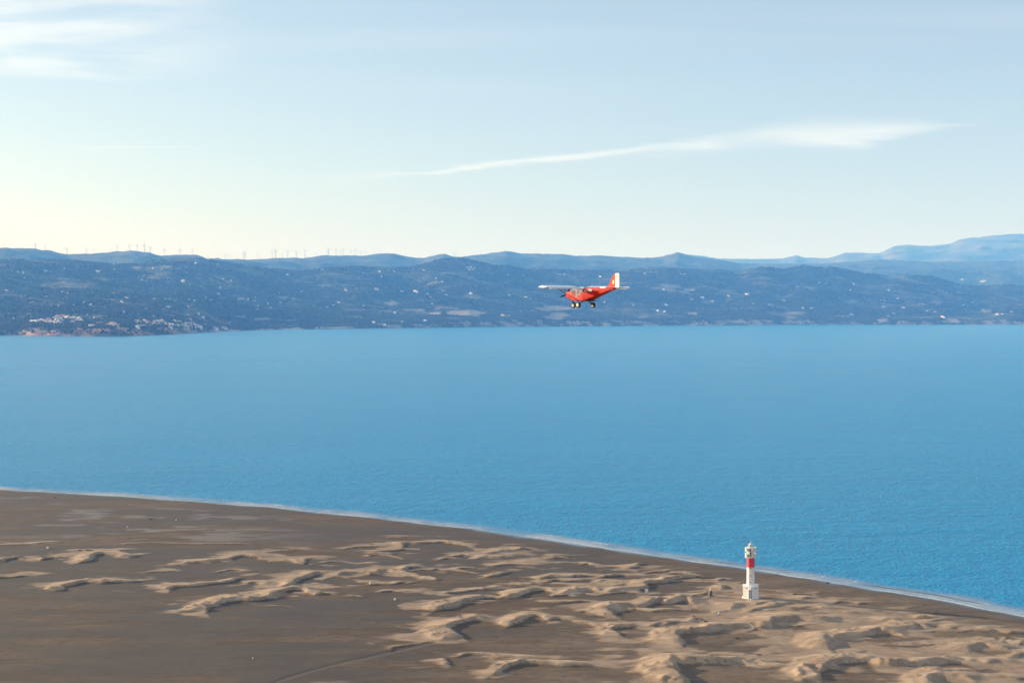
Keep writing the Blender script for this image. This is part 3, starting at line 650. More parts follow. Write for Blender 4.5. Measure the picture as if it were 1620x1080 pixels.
# ------------------------------------------------------------------ lighthouse
def lighthouse():
    gx0, gy0 = G(1187.5, 943.5, 1.0)
    z0 = sand_z(gx0, gy0) - .15
    root = empty('lighthouse', (gx0, gy0, z0))
    tag(root, 'white round lighthouse with one red band and two galleries on the beach', 'lighthouse')
    face = math.atan2(-gy0, -gx0)              # towards the water-side viewer: the door corner
    H6 = lambda r, z: [(r * math.cos(face + math.pi / 3 * k), r * math.sin(face + math.pi / 3 * k), z) for k in range(6)]
    MB().loft([H6(3.42, -.8), H6(3.42, .25), H6(3.28, .42)]).build('plinth', PAINT, root)
    base = MB().loft([H6(3.12, .42), H6(3.12, 4.25)]).build('base', PAINT, root)
    MB().loft([H6(3.13, 4.2), H6(3.24, 4.32), H6(3.24, 4.55), H6(3.14, 4.66)]).build('cornice', PAINT, base)
    # door in a shallow porch on the corner, with steps
    c, s = math.cos(face), math.sin(face)
    def loc(a, b, z): return (a * c - b * s, a * s + b * c, z)
    def lbox(a0, a1, b0, b1, z0_, z1_):
        m = MB().box(a0, a1, b0, b1, z0_, z1_); m.v = [loc(*p) for p in m.v]; return m
    pm = lbox(2.35, 3.02, -.72, .72, .2, 3.62); pm.build('porch', PAINT, base)
    dr = lbox(2.9, 3.06, -.42, .42, .5, 3.35).build('door', DOORG, base)
    h = lbox(3.05, 3.1, .22, .3, 1.5, 1.6).build('handle', STEEL, dr)
    for k in range(3): lbox(3.02, 3.75 - .25 * k, -.62, .62, -.3 + .17 * k, -.12 + .17 * k + .0).build('step', CONC, base)
    # small slots in the base
    for a in (math.pi / 6 + .30, -math.pi / 6 - .2):
        n = (math.cos(face + (math.pi / 6 if a > 0 else -math.pi / 6)), math.sin(face + (math.pi / 6 if a > 0 else -math.pi / 6)))
        t = (-n[1], n[0]); o = .55 if a > 0 else -.1; r = 3.12 * math.cos(math.pi / 6)
        m = MB()
        for dz in (3.75, 3.95):
            for e in (-.5, .5): m.v += [(n[0] * (r + .02) + t[0] * (o + e), n[1] * (r + .02) + t[1] * (o + e), dz)]
        m.f = [(0, 1, 3, 2)]; m.m = [0]; m.build('window_slot', GLASS_D, base)
    MB().lathe([(1.62, 4.6), (1.42, 4.8), (1.36, 11.1)], 40).build('shaft', PAINT, root, True)
    MB().lathe([(1.365, 11.1), (1.34, 14.5)], 40).build('red_band', REDP, root, True)
    body = MB().lathe([(1.33, 14.5), (1.33, 18.2)], 40).build('watch_room', PAINT, root, True)
    def slot(z, w, hgt, a, parent, r, mtl=GLASS_D, dep=.03):
        m = MB(); aa = [a + (k / 6 - .5) * w / r for k in range(7)]
        for zz in (z - hgt / 2, z + hgt / 2):
            for q in aa: m.v.append(((r + dep) * math.cos(q), (r + dep) * math.sin(q), zz))
        m.f = [(k, k + 1, k + 8, k + 7) for k in range(6)]; m.m = [0] * 6
        return m.build('window', mtl, parent)
    for z in (13.4, 10.85, 8.3, 5.8):
        slot(z, .72, .26, face - .12, root, 1.385)
        m = MB()
        aa = [face - .12 + (k / 6 - .5) * .9 / 1.4 for k in range(7)]
        m.loft([[(r * math.cos(q), r * math.sin(q), zz) for r, zz in ((1.3, z + .16), (1.52, z + .14), (1.52, z + .21), (1.3, z + .23))] for q in aa]).build('window_hood', REDP if z > 11.2 else PAINT, root)
    slot(17.3, .95, .8, face - .25, body, 1.33); slot(15.75, .5, 1.7, face - .02, body, 1.33); slot(15.2, .42, .8, face - .62, body, 1.33)
    for zb_, hh in ((14.62, 1.5), (16.72, 1.42)):
        gal = MB().lathe([(1.3, zb_ - .05), (2.05, zb_ - .02), (2.08, zb_ + .14), (1.3, zb_ + .16)], 40).build('gallery', PAINT, root, True)
        n = 14
        for k in range(n):                       # parapet panels, open over the corner that faces inland
            a0 = face + .36 + k * (2 * math.pi - 1.16) / n; a1 = face + .36 + (k + .94) * (2 * math.pi - 1.16) / n
            rg = []
            for q in np.linspace(a0, a1, 4):
                rg.append([(r * math.cos(q), r * math.sin(q), z) for r, z in ((1.98, zb_ + .17), (2.05, zb_ + .17), (2.05, zb_ + hh), (1.98, zb_ + hh))])
            MB().loft(rg).build('parapet_panel', RAILM, gal)
        q0 = face + .36 - 1.16
        m = MB()
        for j in range(5):
            q = face - .80 + j * 1.16 / 4
            m.tube((2.0 * math.cos(q), 2.0 * math.sin(q), zb_ + .15), (2.0 * math.cos(q), 2.0 * math.sin(q), zb_ + hh - .3), .025, n=6)
        for zz in (zb_ + .6, zb_ + hh - .3):
            pts = [(2.0 * math.cos(face - .80 + t * 1.16), 2.0 * math.sin(face - .80 + t * 1.16), zz) for t in np.linspace(0, 1, 7)]
            for p, q in zip(pts, pts[1:]): m.tube(p, q, .022, n=6)
        m.build('railing', RAILM, gal)
    lan = MB().lathe([(1.36, 18.2), (1.36, 18.3), (.74, 18.32), (.74, 18.45)], 32).build('lantern_base', PAINT, root, True)
    g = bpy.data.materials.new('lantern_glass'); g.use_nodes = True
    b = g.node_tree.nodes['Principled BSDF']; b.inputs['Base Color'].default_value = (.35, .5, .5, 1); b.inputs['Roughness'].default_value = .08; b.inputs['Alpha'].default_value = .55
    ln = MB().lathe([(.66, 18.44), (.66, 19.0)], 12).build('lantern', g, root)
    for k in range(6):
        q = face + k * math.pi / 3 + .3; MB().tube((.67 * math.cos(q), .67 * math.sin(q), 18.44), (.67 * math.cos(q), .67 * math.sin(q), 19.0), .045, n=6).build('glazing_bar', RAILM, ln)
    MB().lathe([(.2, 18.45), (.25, 18.6), (.25, 18.85), (.15, 18.95)], 12).build('lamp', RAILM, ln)
    rf = MB().lathe([(.95, 18.98), (.95, 19.08), (.7, 19.3), (.32, 19.55), (.2, 19.62), (.2, 19.9), (.08, 20.0)], 28).build('roof', RAILM, root, True)
    MB().tube((0, 0, 19.95), (0, 0, 20.75), .06, .025, 8).build('finial', RAILM, rf)
lighthouse()

# ------------------------------------------------------------------ small things on the sand
def ruin():
    x, y = G(1123.8, 941.5, 1.0); z = sand_z(x, y)
    r = empty('concrete_pillar', (x, y, z - .15), .35); tag(r, 'squat weathered brown concrete pillar with a pale stub, near the lighthouse', 'pillar')
    MB().loft([[(-.62, -.5, -.3), (.6, -.5, -.3), (.62, .5, -.3), (-.6, .5, -.3)], [(-.58, -.46, 1.2), (.57, -.48, 1.2), (.57, .46, 1.2), (-.56, .47, 1.2)], [(-.52, -.44, 2.0), (.56, -.46, 2.05), (.55, .44, 2.1), (-.54, .43, 1.96)]]).build('block', CONC, r)
    MB().box(-1.0, 1.3, -.9, .9, -.3, .3).build('footing', CONC, r)
    MB().lathe([(.2, 1.9), (.18, 2.9), (.12, 3.1)], 10).build('stub', PAINT, r, True)
ruin()
def sign():
    x, y = G(1023, 936.5, 1.0); z = sand_z(x, y)
    r = empty('notice_board', (x, y, z), .12); tag(r, 'small square white notice board standing alone among the dunes', 'notice board')
    MB().box(-.58, .58, -.03, .03, .25, 1.6).build('panel', PAINT, r)
    for k in (-.4, .4): MB().box(k - .04, k + .04, .032, .11, -.4, 1.55).build('post', STEEL, r)
sign()
WOODM = mat('bleached_driftwood', (.10, .075, .055), .9, var=.4, vscale=4, bump=.4)
LITTER = mat('pale_flotsam', (.72, .70, .66), .6, var=.1)
def drift_log(px, py, ln, rz, label):
    x, y = G(px, py, 1.0); z = sand_z(x, y); rd = random.Random(int(px * 7 + py))
    m = MB(); rings = []
    for i in range(6):
        t = i / 5; r = (.17 + .06 * rd.random()) * (1 - .45 * t)
        rings.append([(ln * (t - .5), r * math.cos(a) + .15 * math.sin(t * 3 + rd.random() * .4), r * math.sin(a) + .12 + .08 * math.sin(t * 5)) for a in [k * math.pi / 3.5 for k in range(7)]])
    m.loft(rings)
    m.tube((ln * .1, .1, .12), (ln * .28, .5 + .3 * rd.random(), .55), .06, .025, 6)
    m.tube((-ln * .3, .05, .12), (-ln * .42, -.45, .42), .06, .02, 6)
    o = m.build('driftwood_log', WOODM, None, True); o.location = (x, y, z - .03); o.rotation_euler = (0, .03, rz)
    tag(o, label, 'driftwood', 'driftwood on the sand')
for k, (p, q, ln, rz) in enumerate([(1106, 911.5, 2.2, .2), (1112, 912, 1.8, 1.1), (1124, 912.5, 2.4, -.3), (1129, 913, 1.4, .6)]):
    drift_log(p, q, ln, rz, 'dark driftwood log lying on the dune crest between white board and lighthouse')
for p, q, ln, rz in [(142, 869.5, 3.2, .05), (193, 871, 2.4, -.2), (126, 870, 1.3, .5)]:
    drift_log(p, q, ln, rz, 'dark driftwood log on the bare damp flat left of the dunes')
for p, q, ln, rz in [(1111, 979, 1.8, .5), (1118, 982.5, 1.7, -.4), (1098, 974, 1.0, .8)]:
    drift_log(p, q, ln, rz, 'dark driftwood stump on the brown hollow in front of the lighthouse dunes')
for p, q, ln, rz in [(240, 820, 2.6, .1), (87, 785, 1.6, .4)]:
    drift_log(p, q, ln, rz, 'driftwood on the bare sand near the waterline, far from any dune')
for p, q, ln, rz in [(1167, 1007, 1.6, .3), (1202, 1034, 1.5, -.5), (1310, 917.5, 1.6, .2)]:
    drift_log(p, q, ln, rz, 'short piece of driftwood lying on the open brown sand flat')
for p, q, ln, rz in [(1262, 938.5, 3.4, .02), (1272, 939, 3.0, -.1), (1281, 939.5, 2.6, .15)]:
    drift_log(p, q, ln, rz, 'dark driftwood log in the line of wrack right of the lighthouse')
def buoy(px, py, r):
    x, y = G(px, py, .8); z = sand_z(x, y)
    m = MB().lathe([(r * .5, -.05), (r * .95, .12), (r, r * .8), (r * .8, r * 1.4), (r * .3, r * 1.75), (r * .12, r * 1.9)], 12)
    m.tube((r * .2, 0, r * 1.7), (-r * .2, 0, r * 2.0), .05, n=6)
    o = m.build('stranded_float', LITTER, None, True); o.location = (x, y, z); o.rotation_euler = (.25, .1, 0)
    return tag(o, 'pale float washed up on the open brown sand', 'float', 'floats washed up on the sand')
for p, q, r in [(76, 867, .55), (279, 822.5, .38), (202, 833, .36), (586, 923.5, .45), (625, 947.5, .42), (400, 1040, .2), (1137, 970, .3)]: buoy(p, q, r)

# ------------------------------------------------------------------ houses on the far coast
WALLS = [mat('white_wall', (.78, .76, .73), .8, var=.06, vscale=.2), mat('cream_wall', (.72, .62, .48), .8, var=.08, vscale=.2), mat('sandstone_wall', (.55, .38, .26), .85, var=.1, vscale=.2)]
TILE = mat('terracotta_tiles', (.38, .17, .10), .85, var=.2, vscale=.5)
GREYR = mat('pale_flat_roof', (.62, .60, .57), .8, var=.1, vscale=.3)
SHADE = mat('dark_opening', (.06, .07, .08), .5)
rh = random.Random(11)
def gable(m, x0, x1, y0, y1, z0, z1, h, mi, ov=.5):
    x0 -= ov; x1 += ov; y0 -= ov; y1 += ov; c = (y0 + y1) / 2
    m.add([(x0, y0, z0), (x1, y0, z0), (x1, y1, z0), (x0, y1, z0), (x0, c, z0 + h), (x1, c, z0 + h)], [(0, 1, 5, 4), (2, 3, 4, 5), (0, 4, 3), (1, 2, 5), (0, 3, 2, 1)], mi)
def house_mesh(kind, wallmat, name):
    """small far house: walls, wing, openings and roof in one mesh (a few pixels in the photograph)"""
    m = MB()
    if kind == 0:      # gabled with a lower wing
        m.box(-6, 6, -4.5, 4.5, -4, 6); gable(m, -6, 6, -4.5, 4.5, 6, 6, 2.6, 1)
        m.box(6, 12, -4, 3, -4, 3.4); gable(m, 6.2, 12, -4, 3, 3.4, 3.4, 1.8, 1)
    elif kind == 1:    # flat roofed block with set-back upper floor
        m.box(-8, 8, -5, 5, -4, 3.4); m.box(-8.2, 8.2, -5.2, 5.2, 3.4, 3.9, 2); m.box(-5, 5, -2.5, 5, 3.9, 7); m.box(-5.2, 5.2, -2.7, 5.2, 7, 7.4, 2)
        m.box(-8, -3, -8, -5, 2.8, 3.2, 2)
        for q in (-7.7, -3.3): m.box(q - .2, q + .2, -7.9, -7.5, -4, 2.8)
    else:              # long low villa
        m.box(-11, 11, -4.5, 4.5, -4, 3.6); gable(m, -11, 11, -4.5, 4.5, 3.6, 3.6, 2.0, 1); m.box(-3, 5, -7, -4.4, -4, 5.5); m.box(-3.3, 5.3, -7.3, -4.1, 5.5, 5.9, 2)
    for q in (-4.5, -1.2, 2.0, 4.8):
        yy = -4.56 if kind != 1 else -5.06
        m.box(q - .6, q + .6, yy - .03, yy + .1, 1.0, 2.5, 3)
    o = m.build(name, [wallmat, TILE, GREYR, SHADE])
    return o
HM = {}
def house(px, py, size=1.0, kind=None, wall=None, label='', group='', name='hillside_house', dx=None):
    kind = rh.choice((0, 0, 1, 1, 2)) if kind is None else kind
    wall = rh.choice((0, 0, 0, 0, 1)) if wall is None else wall
    key = (name, kind, wall)
    if key not in HM:
        o = house_mesh(kind, WALLS[wall], name); HM[key] = o
    else:
        o = HM[key].copy(); COL.objects.link(o)
    x, y, z = far_spot(px, py); k = size * (.74 + .25 * rh.random())
    o.location = (x, y, z); o.rotation_euler = (0, 0, rh.uniform(-1.25, -.3)); o.scale = (k, k, k)
    look = ('large ' if size >= 1.5 else 'small ') + ('white ' if wall == 0 else 'cream ') + ('gabled house' if kind == 0 else 'flat-roofed house' if kind == 1 else 'long low house')
    tag(o, label.replace('small pale house', look).replace('white house', look), 'house', group)
    return o
Z3 = [(110,287,1.2),(150,290,1.4),(85,313,1),(160,323,1),(222,345,.9),(295,280,1.4),(410,263,1.2),(398,307,1),(630,282,2),(728,238,1.3),(735,272,1.2),(982,262,1.3),(1040,267,1.2),(1255,232,1.5),(1395,235,1.1),(910,338,1.2),(1175,345,2),(1430,330,1.4),(1480,342,1.2),(1410,383,1.2),(1258,408,1.3),(1400,427,1.6),(1418,461,1.3),(1350,465,1.2),(1315,450,1),(1212,462,1.1),(1243,468,1.2),(1090,459,1),(1058,458,1.1),(990,456,.9),(920,408,.8),(810,454,1.4),(780,476,1.1),(778,518,1),(790,543,1.5),(885,560,1),(932,525,1.1),(1075,515,1.7),(1203,508,1.3),(1200,558,1.4),(1270,552,1.5),(1300,577,1.7),(1220,588,1.3),(985,575,1.2),(1120,570,.9),(1550,460,1.4),(1590,458,1.2),(1530,460,1.3),(45,407,1.4),(85,416,.8),(300,447,1.2),(400,413,.9),(435,420,.9),(380,505,1),(583,497,1),(540,480,.8),(470,495,.8),(60,525,1),(85,583,.8),(605,580,1),(560,560,.9)]
for a, b, s in Z3: house(a / 4.05, 360 + b / 4.05, s, label='small pale house among trees on the slope behind the headland villas', group='houses on the slope behind the headland')
Z4 = [(220,305,1.6),(310,300,1.1),(445,273,1.5),(707,293,1.2),(740,300,1),(812,283,1.4),(903,283,1.4),(825,316,1.4),(868,363,1),(1175,327,1.2),(1213,348,1.2),(1095,277,1.2),(598,405,1.6),(790,398,1.8),(952,412,1.7),(1042,413,2.2),(1220,408,1.5),(1235,432,1.4),(1120,426,1),(1135,448,1.2),(1395,425,2.0),(315,412,1.2),(262,457,1.2),(170,420,.8),(120,442,1),(12,450,1.1),(10,475,1.4),(30,505,1.5),(30,527,1.2),(95,487,1.2),(117,515,.9),(175,482,1.2),(175,505,1.2),(550,483,1.5),(518,497,1),(475,510,1.2),(712,503,1.1),(717,525,.8),(1148,488,1.2),(910,547,1.4),(1600,565,1.6)]
for a, b, s in Z4: house(400 + a / 4.05, 360 + b / 4.05, s, label='small pale house on the wooded slope under the long wind turbine row', group='houses on the middle slope')
for a, b, s in [(775,612,1.7),(815,620,1.3),(845,625,1.2),(958,610,1.4),(1103,602,2.0),(580,622,1),(643,622,.8),(668,622,.8)]:
    house(400 + a / 4.05, 360 + b / 4.05, s, label='white house close to the water on the low straight shore', group='houses by the low shore', name='shore_house')
for a, b, s in [(1372,258,1.6),(1395,256,1.6),(1418,262,1.5),(1385,270,1.6),(1408,272,1.5)]:
    house(400 + a / 4.05, 360 + b / 4.05, s, kind=1, wall=0, label='pale block in the tight cluster on the dark hill with two masts', group='cluster on the mast hill')
Z5 = [(15,303,1.2),(108,305,1),(345,300,1),(375,300,1.2),(605,315,1.4),(888,297,1.2),(1120,300,1.3),(1145,302,1.2),(20,435,1.4),(128,448,1.6),(155,460,1),(98,540,1.2),(173,538,1.8),(445,523,.8),(632,480,1.2),(823,500,1.3),(1025,497,1.5),(1063,487,1.2),(1190,463,1.5),(1258,453,2),(1322,473,1.4),(1425,440,1.5),(1545,427,1.6),(1583,490,.9),(1195,403,1.6),(1010,398,1.6),(975,535,1.6),(1018,540,1.5)]
for a, b, s in Z5: house(800 + a / 4.05, 360 + b / 4.05, s, label='small pale house on the wooded slope behind the flying red aeroplane', group='houses on the slope behind the aeroplane')
Z6 = [(118,458,1.2),(235,440,1.4),(370,415,1.1),(408,418,1),(575,423,1.6),(558,457,1),(790,462,1.5),(155,525,1.6),(65,548,1),(267,569,1.2),(320,574,1.5),(493,507,1),(740,520,1.1),(768,526,1.5),(848,510,1.5),(762,560,1.3),(883,568,1.6),(980,552,1),(790,622,1.6),(823,605,1.5),(1028,590,1.4),(1078,595,1.6),(1122,625,1.8),(1248,550,1),(1303,535,1.1),(1455,610,1.8),(1485,608,1.3),(1540,595,1.4),(1595,553,1.8),(1370,578,1.3)]
for a, b, s in Z6: house(1200 + a / 3.857, 340 + b / 3.857, s, label='small pale house on the wooded coast before the highest mountains', group='houses on the coast before the mountains')
house(1200 + 565 / 3.857, 340 + 612 / 3.857, 2.3, 1, 0, 'large white villa standing alone just above the shore rocks', 'large white villas', 'large_villa')
for a, b in [(1375, 408), (1360, 410), (1240, 400)]:
    house(1200 + a / 3.857, 340 + b / 3.857, 3.0, 1, 0, 'white building on the hazy plain in front of the high mountains', 'buildings on the hazy plain', 'distant_building')

# the headland villas and the two large blocks: wall, roof and openings are parts
def villa_proto(kind, wall):
    r = empty('headland_villa')
    w = MB(); rf = MB(); wi = MB()
    if kind == 0:
        w.box(-7, 7, -5, 5, -5, 6.4); w.box(-11, -7, -4, 4, -5, 3.2); rf.box(-7.3, 7.3, -5.3, 5.3, 6.4, 6.9); rf.box(-11.2, -7, -4.2, 4.2, 3.2, 3.6)
        w.box(-2, 3, -1, 4.5, 6.9, 9.0); rf.box(-2.2, 3.2, -1.2, 4.7, 9.0, 9.3)
    elif kind == 1:
        w.box(-6, 6, -5, 5, -5, 6); gable(rf, -6, 6, -5, 5, 6, 6, 2.4, 0); w.box(6, 11, -4.5, 4, -5, 3.2); gable(rf, 6.4, 11, -4.5, 4, 3.2, 3.2, 1.6, 0)
    else:
        w.box(-9, 9, -4.5, 4.5, -5, 3.4); w.box(-9, 0, -3, 4.5, 3.4, 6.8); gable(rf, -9, 0, -3, 4.5, 6.8, 6.8, 1.8, 0); rf.box(0, 9.3, -4.8, 4.8, 3.4, 3.8)
        w.box(0, 6, -8, -4.5, 2.7, 3.1)
        for q in (.3, 5.7): w.box(q - .25, q + .25, -7.9, -7.4, -5, 2.7)
    a = w.build('wall', WALLS[wall], r); rf.build('roof', TILE if kind == 1 else GREYR, r)
    for q in (-5, -1.8, 1.6, 4.6):
        f = -5.03 if kind != 2 else -4.53
        MB().box(q - .8, q + .8, f - .04, f + .2, .4, 2.5).build('window', SHADE, a)
    return r
def copy_tree(o, parent=None):
    c = o.copy(); COL.objects.link(c); c.parent = parent
    for ch in list(o.children): copy_tree(ch, c)
    return c
VP = {}
def villa(px, py, size, kind, wall, label, group):
    k = (kind, wall)
    if k not in VP: o = VP[k] = villa_proto(kind, wall)
    else: o = copy_tree(VP[k])
    x, y, z = far_spot(px, py); s = size * (1.08 + .3 * rh.random())
    o.location = (x, y, z); o.rotation_euler = (0, 0, rh.uniform(-1.2, -.3)); o.scale = (s, s, s)
    tag(o, label.replace('white villa', ('white ' if wall == 0 else 'cream ') + ('flat-roofed villa', 'tile-roofed villa', 'stepped villa')[kind]), 'villa', group)
LV = [(205,605,.9),(217,607,1),(235,607,1),(265,602,1.1),(290,605,1.2),(312,598,1.2),(325,612,1),(355,585,1.1),(350,610,1),(380,608,1.1),(430,586,1.4),(470,588,1.3),(505,592,1.3),(460,605,1),(490,603,1.1),(520,605,1.1),(405,602,1)]
for a, b, s in LV: villa(a / 4.05, 360 + b / 4.05, s, rh.choice((0, 0, 2, 1)), 0, 'white villa in the row on the headland above the red cliff', 'villas above the red cliff')
for a, b, s in [(375, 577, 1.3), (395, 573, 1.3), (412, 577, 1.2)]: villa(a / 4.05, 360 + b / 4.05, s, 1, 2, 'sandy orange house with tiled roof topping the headland villa row', 'orange houses on the headland')
RV = [(880,605,1.1),(895,612,1),(930,603,1.2),(945,612,1),(925,635,1),(905,632,.9),(965,635,1),(985,625,1.1),(1010,610,1.2),(1035,603,1.2),(1050,615,1.1),(1060,630,1),(1020,625,1),(990,608,1),(1115,608,1.2),(1145,612,1.2),(1110,630,1.1),(1135,635,1),(1170,637,1.1),(1205,620,1.2),(1230,620,1.2),(1245,635,1.1),(1220,637,1.1),(1285,640,1.2),(1265,632,1),(1185,630,1)]
for a, b, s in RV: villa(a / 4.05, 360 + b / 4.05, s, rh.choice((0, 1, 1, 2)), rh.choice((0, 0, 0, 1)), 'white villa in the dense group between the long hotel and the low spit', 'villas between hotel and spit')
for a, b, s in [(1370,650,1.2),(1382,648,1),(1435,650,1.3)]: villa(a / 4.05, 360 + b / 4.05, s, 1, 0, 'white villa beside the dark trees at the root of the low spit', 'villas by the low spit')
for k in range(22):
    if k < 9: px, py = rh.uniform(54, 132), rh.uniform(505, 513)
    else: px, py = rh.uniform(214, 324), rh.uniform(508, 519)
    villa(px, py, rh.uniform(.85, 1.15), rh.choice((0, 1, 2)), rh.choice((0, 0, 1)), 'white villa in the row on the headland above the red cliff' if k < 9 else 'white villa in the dense group between the long hotel and the low spit', 'villas above the red cliff' if k < 9 else 'villas between hotel and spit')
def block(px, py, W, D, floors, wall, name, label, roofm, terr):
    x, y, z = far_spot(px, py); r = empty(name, (x, y, z), -.55); tag(r, label, 'building')
    FH = 3.2; H_ = floors * FH
    w = MB().box(-W / 2, W / 2, 0, D, -8, H_).build('wall', WALLS[wall], r)
    MB().box(-W / 2 - .4, W / 2 + .4, -.4, D + .4, H_, H_ + .6).build('roof', roofm, r)
    for f in range(floors):
        MB().box(-W / 2, W / 2, -1.6, 0, f * FH - .25, f * FH + .05).build('balcony_slab', WALLS[0], w)
        n = int(W / 5)
        for k in range(n):
            q = -W / 2 + (k + .5) * W / n
            MB().box(q - 1.3, q + 1.3, -.04, .15, f * FH + .3, f * FH + 2.5).build('window', SHADE, w)
    if terr:
        t = MB().box(-W * .28, W * .16, D * .2, D + 6, H_ + .6, H_ + 5.5).build('upper_storey', WALLS[wall], r)
        gm = MB(); gable(gm, -W * .28, W * .16, D * .2, D + 6, H_ + 5.5, 0, 2.4, 0); gm.build('upper_roof', TILE, r)
block(176, 516, 62, 14, 3, 2, 'seaside_hotel', 'long sandy orange hotel block with rows of windows on the headland', GREYR, True)
block(143, 518, 24, 13, 4, 0, 'apartment_block', 'tall pale grey apartment block beside the long orange hotel', GREYR, False)
block(157, 512, 34, 10, 2, 2, 'terrace_block', 'low orange terrace block joining the grey apartments and the hotel', TILE, False)

# ------------------------------------------------------------------ wind turbines and masts on the skyline
TOWER = mat('turbine_white', (.55, .55, .55), .5, var=.03)
def turbine_proto():
    r = empty('wind_turbine')
    MB().lathe([(3.0, -30), (2.7, 0), (1.6, 62)], 10).build('tower', TOWER, r, True)
    n = MB().loft([[(-1.6, -3, 61.2), (1.6, -3, 61.2), (1.6, -3, 64.6), (-1.6, -3, 64.6)], [(-1.8, 2, 60.8), (1.8, 2, 60.8), (1.8, 2, 65), (-1.8, 2, 65)], [(-1.4, 7, 61.6), (1.4, 7, 61.6), (1.4, 7, 64.6), (-1.4, 7, 64.6)]]).build('nacelle', TOWER, r)
    h = MB().lathe([(1.6, -2.2), (1.4, -.6), (.5, .9)], 10).build('rotor_hub', TOWER, r, True)
    h.location = (0, -4.2, 63); h.rotation_euler = (math.pi / 2, 0, 0)
    for k in range(3):
        a = k * 2 * math.pi / 3
        m = MB().loft([[(-1.3, 0, 1), (0, -.5, 1), (1.3, 0, 1), (0, .5, 1)], [(-1.6, 0, 8), (0, -.4, 8), (1.5, 0, 8), (0, .4, 8)], [(-.9, 0, 22), (0, -.25, 22), (.9, 0, 22), (0, .25, 22)], [(-.3, 0, 34), (0, -.1, 34), (.3, 0, 34), (0, .1, 34)]])
        o = m.build('blade', TOWER, r); o.location = (0, -4.6, 63); o.rotation_euler = (0, a, 0)
    return r
tp = turbine_proto(); first = True
TUR = [(x / 4.05, hub, 0) for x, hub in ((27,104),(113,122),(230,106),(295,118),(433,138),(556,138),(606,137),(713,130),(755,117),(833,112),(882,112),(927,112),(966,132),(936,140),(1053,140),(1156,142),(1237,140),(1335,175),(1447,172),(1480,186),(1562,170),(1572,160))] + \
      [(400 + x / 4.05, hub, 1) for x, hub in ((38,175),(125,158),(148,148),(190,170),(225,155),(280,158),(335,150),(408,170),(480,175),(487,140),(535,140),(562,155),(580,145),(630,148),(657,142),(693,155),(722,150),(783,152))]
for i, (px, hub, row) in enumerate(TUR):
    o = tp if first else copy_tree(tp); first = False
    d = float(np.interp(px, pxs, dM)) + rh.uniform(-40, 250)
    hubz = float(h_of(360 + hub / 4.05, d)); gz = far_ground(px, d); top = max(hubz - gz, 42)
    s = min(top / 63, 1.7)
    o.location = ((px - 810) / F * d, d, gz - max(0, gz + 63 * s - hubz) * .0); o.scale = (s, s, s); o.rotation_euler = (0, 0, rh.uniform(-.5, .5))
    a0 = rh.uniform(0, 2.1)
    for ch in o.children:
        if ch.name.startswith('blade'): ch.rotation_euler = (0, ch.rotation_euler[1] + a0, 0)
    if row == 0: tag(o, 'white wind turbine on the higher ridge above the headland villas', 'wind turbine', 'wind turbines above the headland')
    else: tag(o, 'white wind turbine in the row on the paler middle ridge', 'wind turbine', 'wind turbines on the middle ridge')
for k, px in enumerate((400 + 1287 / 4.05, 400 + 1302 / 4.05)):
    d = float(np.interp(px, pxs, dN)); gz = far_ground(px, d)
    m = MB()
    for a, b in ((-1.8, -1.8), (1.8, -1.8), (0, 2)): m.tube((a, b, -6), (a * .2, b * .2, 62), .55, .35, 5)
    for zz in range(4, 60, 8):
        f = 1 - .8 * zz / 62; m.tube((-1.8 * f, -1.8 * f, zz), (1.8 * f, -1.8 * f, zz + 6), .3, n=4); m.tube((1.8 * f, -1.8 * f, zz), (0, 2 * f, zz + 6), .3, n=4)
    m.tube((0, 0, 61), (0, 0, 74), .3, .12, 5)
    o = m.build('radio_mast', STEEL); o.location = ((px - 810) / F * d, d, gz); tag(o, 'slim lattice radio mast on the dark wooded hilltop', 'mast', 'masts on the hilltop')

# low rock breakwaters lying off the beach beyond the headland
ROCK = mat('wet_breakwater_rock', (.16, .14, .12), .85, var=.4, vscale=.2)
def breakwater(p0, p1, py, wid, label):
    d = float(dist_of(py)); x0 = (p0 - 810) / F * d; x1 = (p1 - 810) / F * d; n = int((x1 - x0) / 6); rd = random.Random(int(p0))
    rings = []
    for i in range(n + 1):
        t = i / n; w = wid * (.5 + .6 * math.sin(math.pi * min(1, t * 1.1 + .05)) ** .5) * rd.uniform(.8, 1.2); h = rd.uniform(.7, 1.5) * (1 if 0 < i < n else .4)
        x = x0 + (x1 - x0) * t; y = d + 14 * math.sin(t * 2.2)
        rings.append([(x, y - w, -1.5), (x + rd.uniform(-1, 1), y - w * .5, h * rd.uniform(.6, 1)), (x, y + w * .2, h), (x + rd.uniform(-1, 1), y + w, h * .3), (x, y + w * 1.2, -1.5)])
    o = MB().loft(rings).build('breakwater', ROCK); tag(o, label, 'breakwater')
breakwater(333, 411, 529.0, 5, 'long low dark rock breakwater off the beach beyond the headland villas')
breakwater(424, 441, 526.6, 5, 'short low rock islet just beyond the end of the long breakwater')

